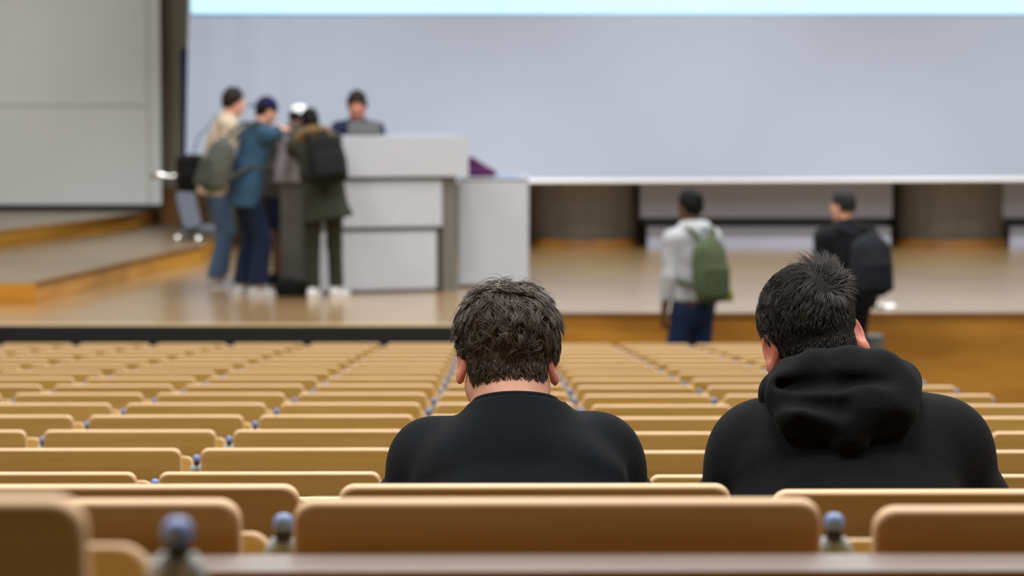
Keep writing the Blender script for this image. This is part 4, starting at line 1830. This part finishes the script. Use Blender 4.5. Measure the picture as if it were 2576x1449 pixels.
# hanging sack of the hood
S.cap(W_(1975, 1000, 4.37), W_(2250, 992, 4.37), (.034, .045), (.044, .045), (0, 1, 0), k=.035)
S.cap(W_(2075, 1020, 4.345), W_(2128, 1085, 4.32), (.090, .045), (.022, .024), (1, 0, 0), k=.03)
S.cap(W_(2190, 1010, 4.345), W_(2140, 1080, 4.32), (.078, .045), (.026, .024), (1, 0, 0), k=.03)
S.cap(W_(2130, 1045, 4.315), W_(2134, 1106, 4.300), (.070, .035), (.022, .022), (1, 0, 0), k=.05)
# folds
S.cap(W_(1990, 1004, 4.315), W_(2112, 1022, 4.280), .010, .018, k=.02, sub=True)
S.cap(W_(1965, 972, 4.36), W_(2090, 962, 4.315), .006, .010, k=.025, sub=True)
S.cap(W_(2125, 962, 4.318), W_(2225, 955, 4.32), .007, .003, k=.03, sub=True)
S.wave(.002, 30, 43)
S.mesh('hood', .0045, fleece, t)
jean(f, t, cloth('dark_blue_denim', (25, 36, 60)), e=.016, flare=.075, upto=.96)
for i in (0, 1):
    f.shoe(i, white_shoe, t)
hk = mat('hair_short_black', srgb(66, 63, 59), .42, var=.35, scale=45, spec=.3)
down2 = f.Hd.T @ V3((0, 0, -1))
crown2 = nrm(f.Hd.T @ nrm((.40, -.40, .82)))
tuft2 = f.Hd.T @ nrm((.5, .1, .95))


def flow2(q, t):
    cs = (q @ crown2) / (np.linalg.norm(q, axis=1) + 1e-6)
    tg = q - crown2 * (q @ crown2)[:, None]
    tg /= np.linalg.norm(tg, axis=1)[:, None] + 1e-6
    g = np.clip(.7 - q[:, 2], 0, 1)[:, None]
    w = np.clip((cs - .86) / .10, 0, 1)[:, None]
    return tg * (1 - .8 * w) + down2 * g * .6 + tuft2 * w * 1.0


def lift2(u, t):
    c = np.clip((u @ crown2 - .86) / .12, 0, 1)
    return (.22 - .15 * t) * np.clip(u[:, 2] + .6, .3, 1) + c * (.75 - .3 * t)


st = [strands(f, SKC, SKR, 9500, lambda u: scalp(u, .030, .020, .010) * (1 + .95 * np.clip((u @ crown2 - .86) / .12, 0, 1)), flow2, 51, w=.0007, lift=lift2, curl=.0012, cfreq=.6, nclump=700, clump=.35,
              layer=(.015, .10), jit=.16),
      strands(f, (0, -.036, -.028), (.066, .061, .075), 2600, lambda u: np.where((u[:, 1] < -.1) & (u[:, 2] > -.40) & (u[:, 2] < .5), .007 + .008 * (u[:, 2] + .4), 0), flow2, 52,
              w=.0006, lift=.3, curl=.001, nclump=300, clump=.2, layer=(.01, .05), jit=.15)]
hb = Sdf(.014)
P = lambda x, y, z: f.head + f.Hd @ V3((x, y, z))
hb.ell(P(0, -.015, .032), (.0815, .102, .096), f.Hd.T)
hb.ell(P(0, -.037, -.024), (.067, .0615, .062), f.Hd.T)
hb.cut(P(0, .060, .06), f.Hd @ V3((0, .9, -.5)))
hb.cut(P(0, -.004, -.012), f.Hd @ V3((0, .80, -.60)))
hb.cut(P(0, -.05, -.052), f.Hd @ V3((0, .2, -1)))
hkb = mat('hair_short_black_under', srgb(34, 32, 30), .7, var=.2, scale=45, spec=.1)
ho = hb.mesh('hair', .005, hkb, t)
hair_mesh('hair_locks', st, hk, ho)

# ================================================================== LIGHT
def area(name, loc, sx, sy, power, col=(1, .985, .97), rot=(0, 0, 0)):
    l = bpy.data.lights.new(name, 'AREA')
    l.shape = 'RECTANGLE'
    l.size, l.size_y = sx, sy
    l.energy = power
    l.color = col
    o = bpy.data.objects.new(name, l)
    C.objects.link(o)
    o.location = loc
    o.rotation_euler = rot
    return o


for y, pw in ((3.1, 540), (6.0, 310), (10.5, 330), (15, 310), (19.5, 400), (24, 330)):
    for x in (-5, 0, 5):
        area('ceiling_lamp', (x, y, CEIL - .05), 2.2, .5, pw * (1.6 if x > 0 and y > 18 else .85 if x < 0 and y > 18 else 1))
for x in (-2.2, 2.2, 6.6):  # unseen fill spots, added to brighten the lower screen and stage floor
    l = bpy.data.lights.new('screen_fill_spot', 'SPOT')
    l.energy = 4200
    l.spot_size = R(42)
    l.spot_blend = 1
    l.shadow_soft_size = .15
    l.color = (.95, .98, 1)
    o = bpy.data.objects.new('screen_fill_spot', l)
    C.objects.link(o)
    o.location = (x, 20.5, CEIL - .5)
    o.rotation_euler = (Vector((x, 29.3, .0)) - o.location).to_track_quat('-Z', 'Y').to_euler()
wd = bpy.data.worlds.new('world')
SC.world = wd
wd.use_nodes = True
wd.node_tree.nodes['Background'].inputs[0].default_value = (.5, .5, .55, 1)
wd.node_tree.nodes['Background'].inputs[1].default_value = .05

SC.view_settings.view_transform = 'Standard'
SC.view_settings.look = 'None'
SC.view_settings.gamma = 1
SC.view_settings.use_curve_mapping = False
SC.view_settings.exposure = -0.85
SC.cycles.use_denoising = True
SC.cycles.max_bounces = 6
SC.cycles.sample_clamp_indirect = 8
SC.cycles.blur_glossy = .5
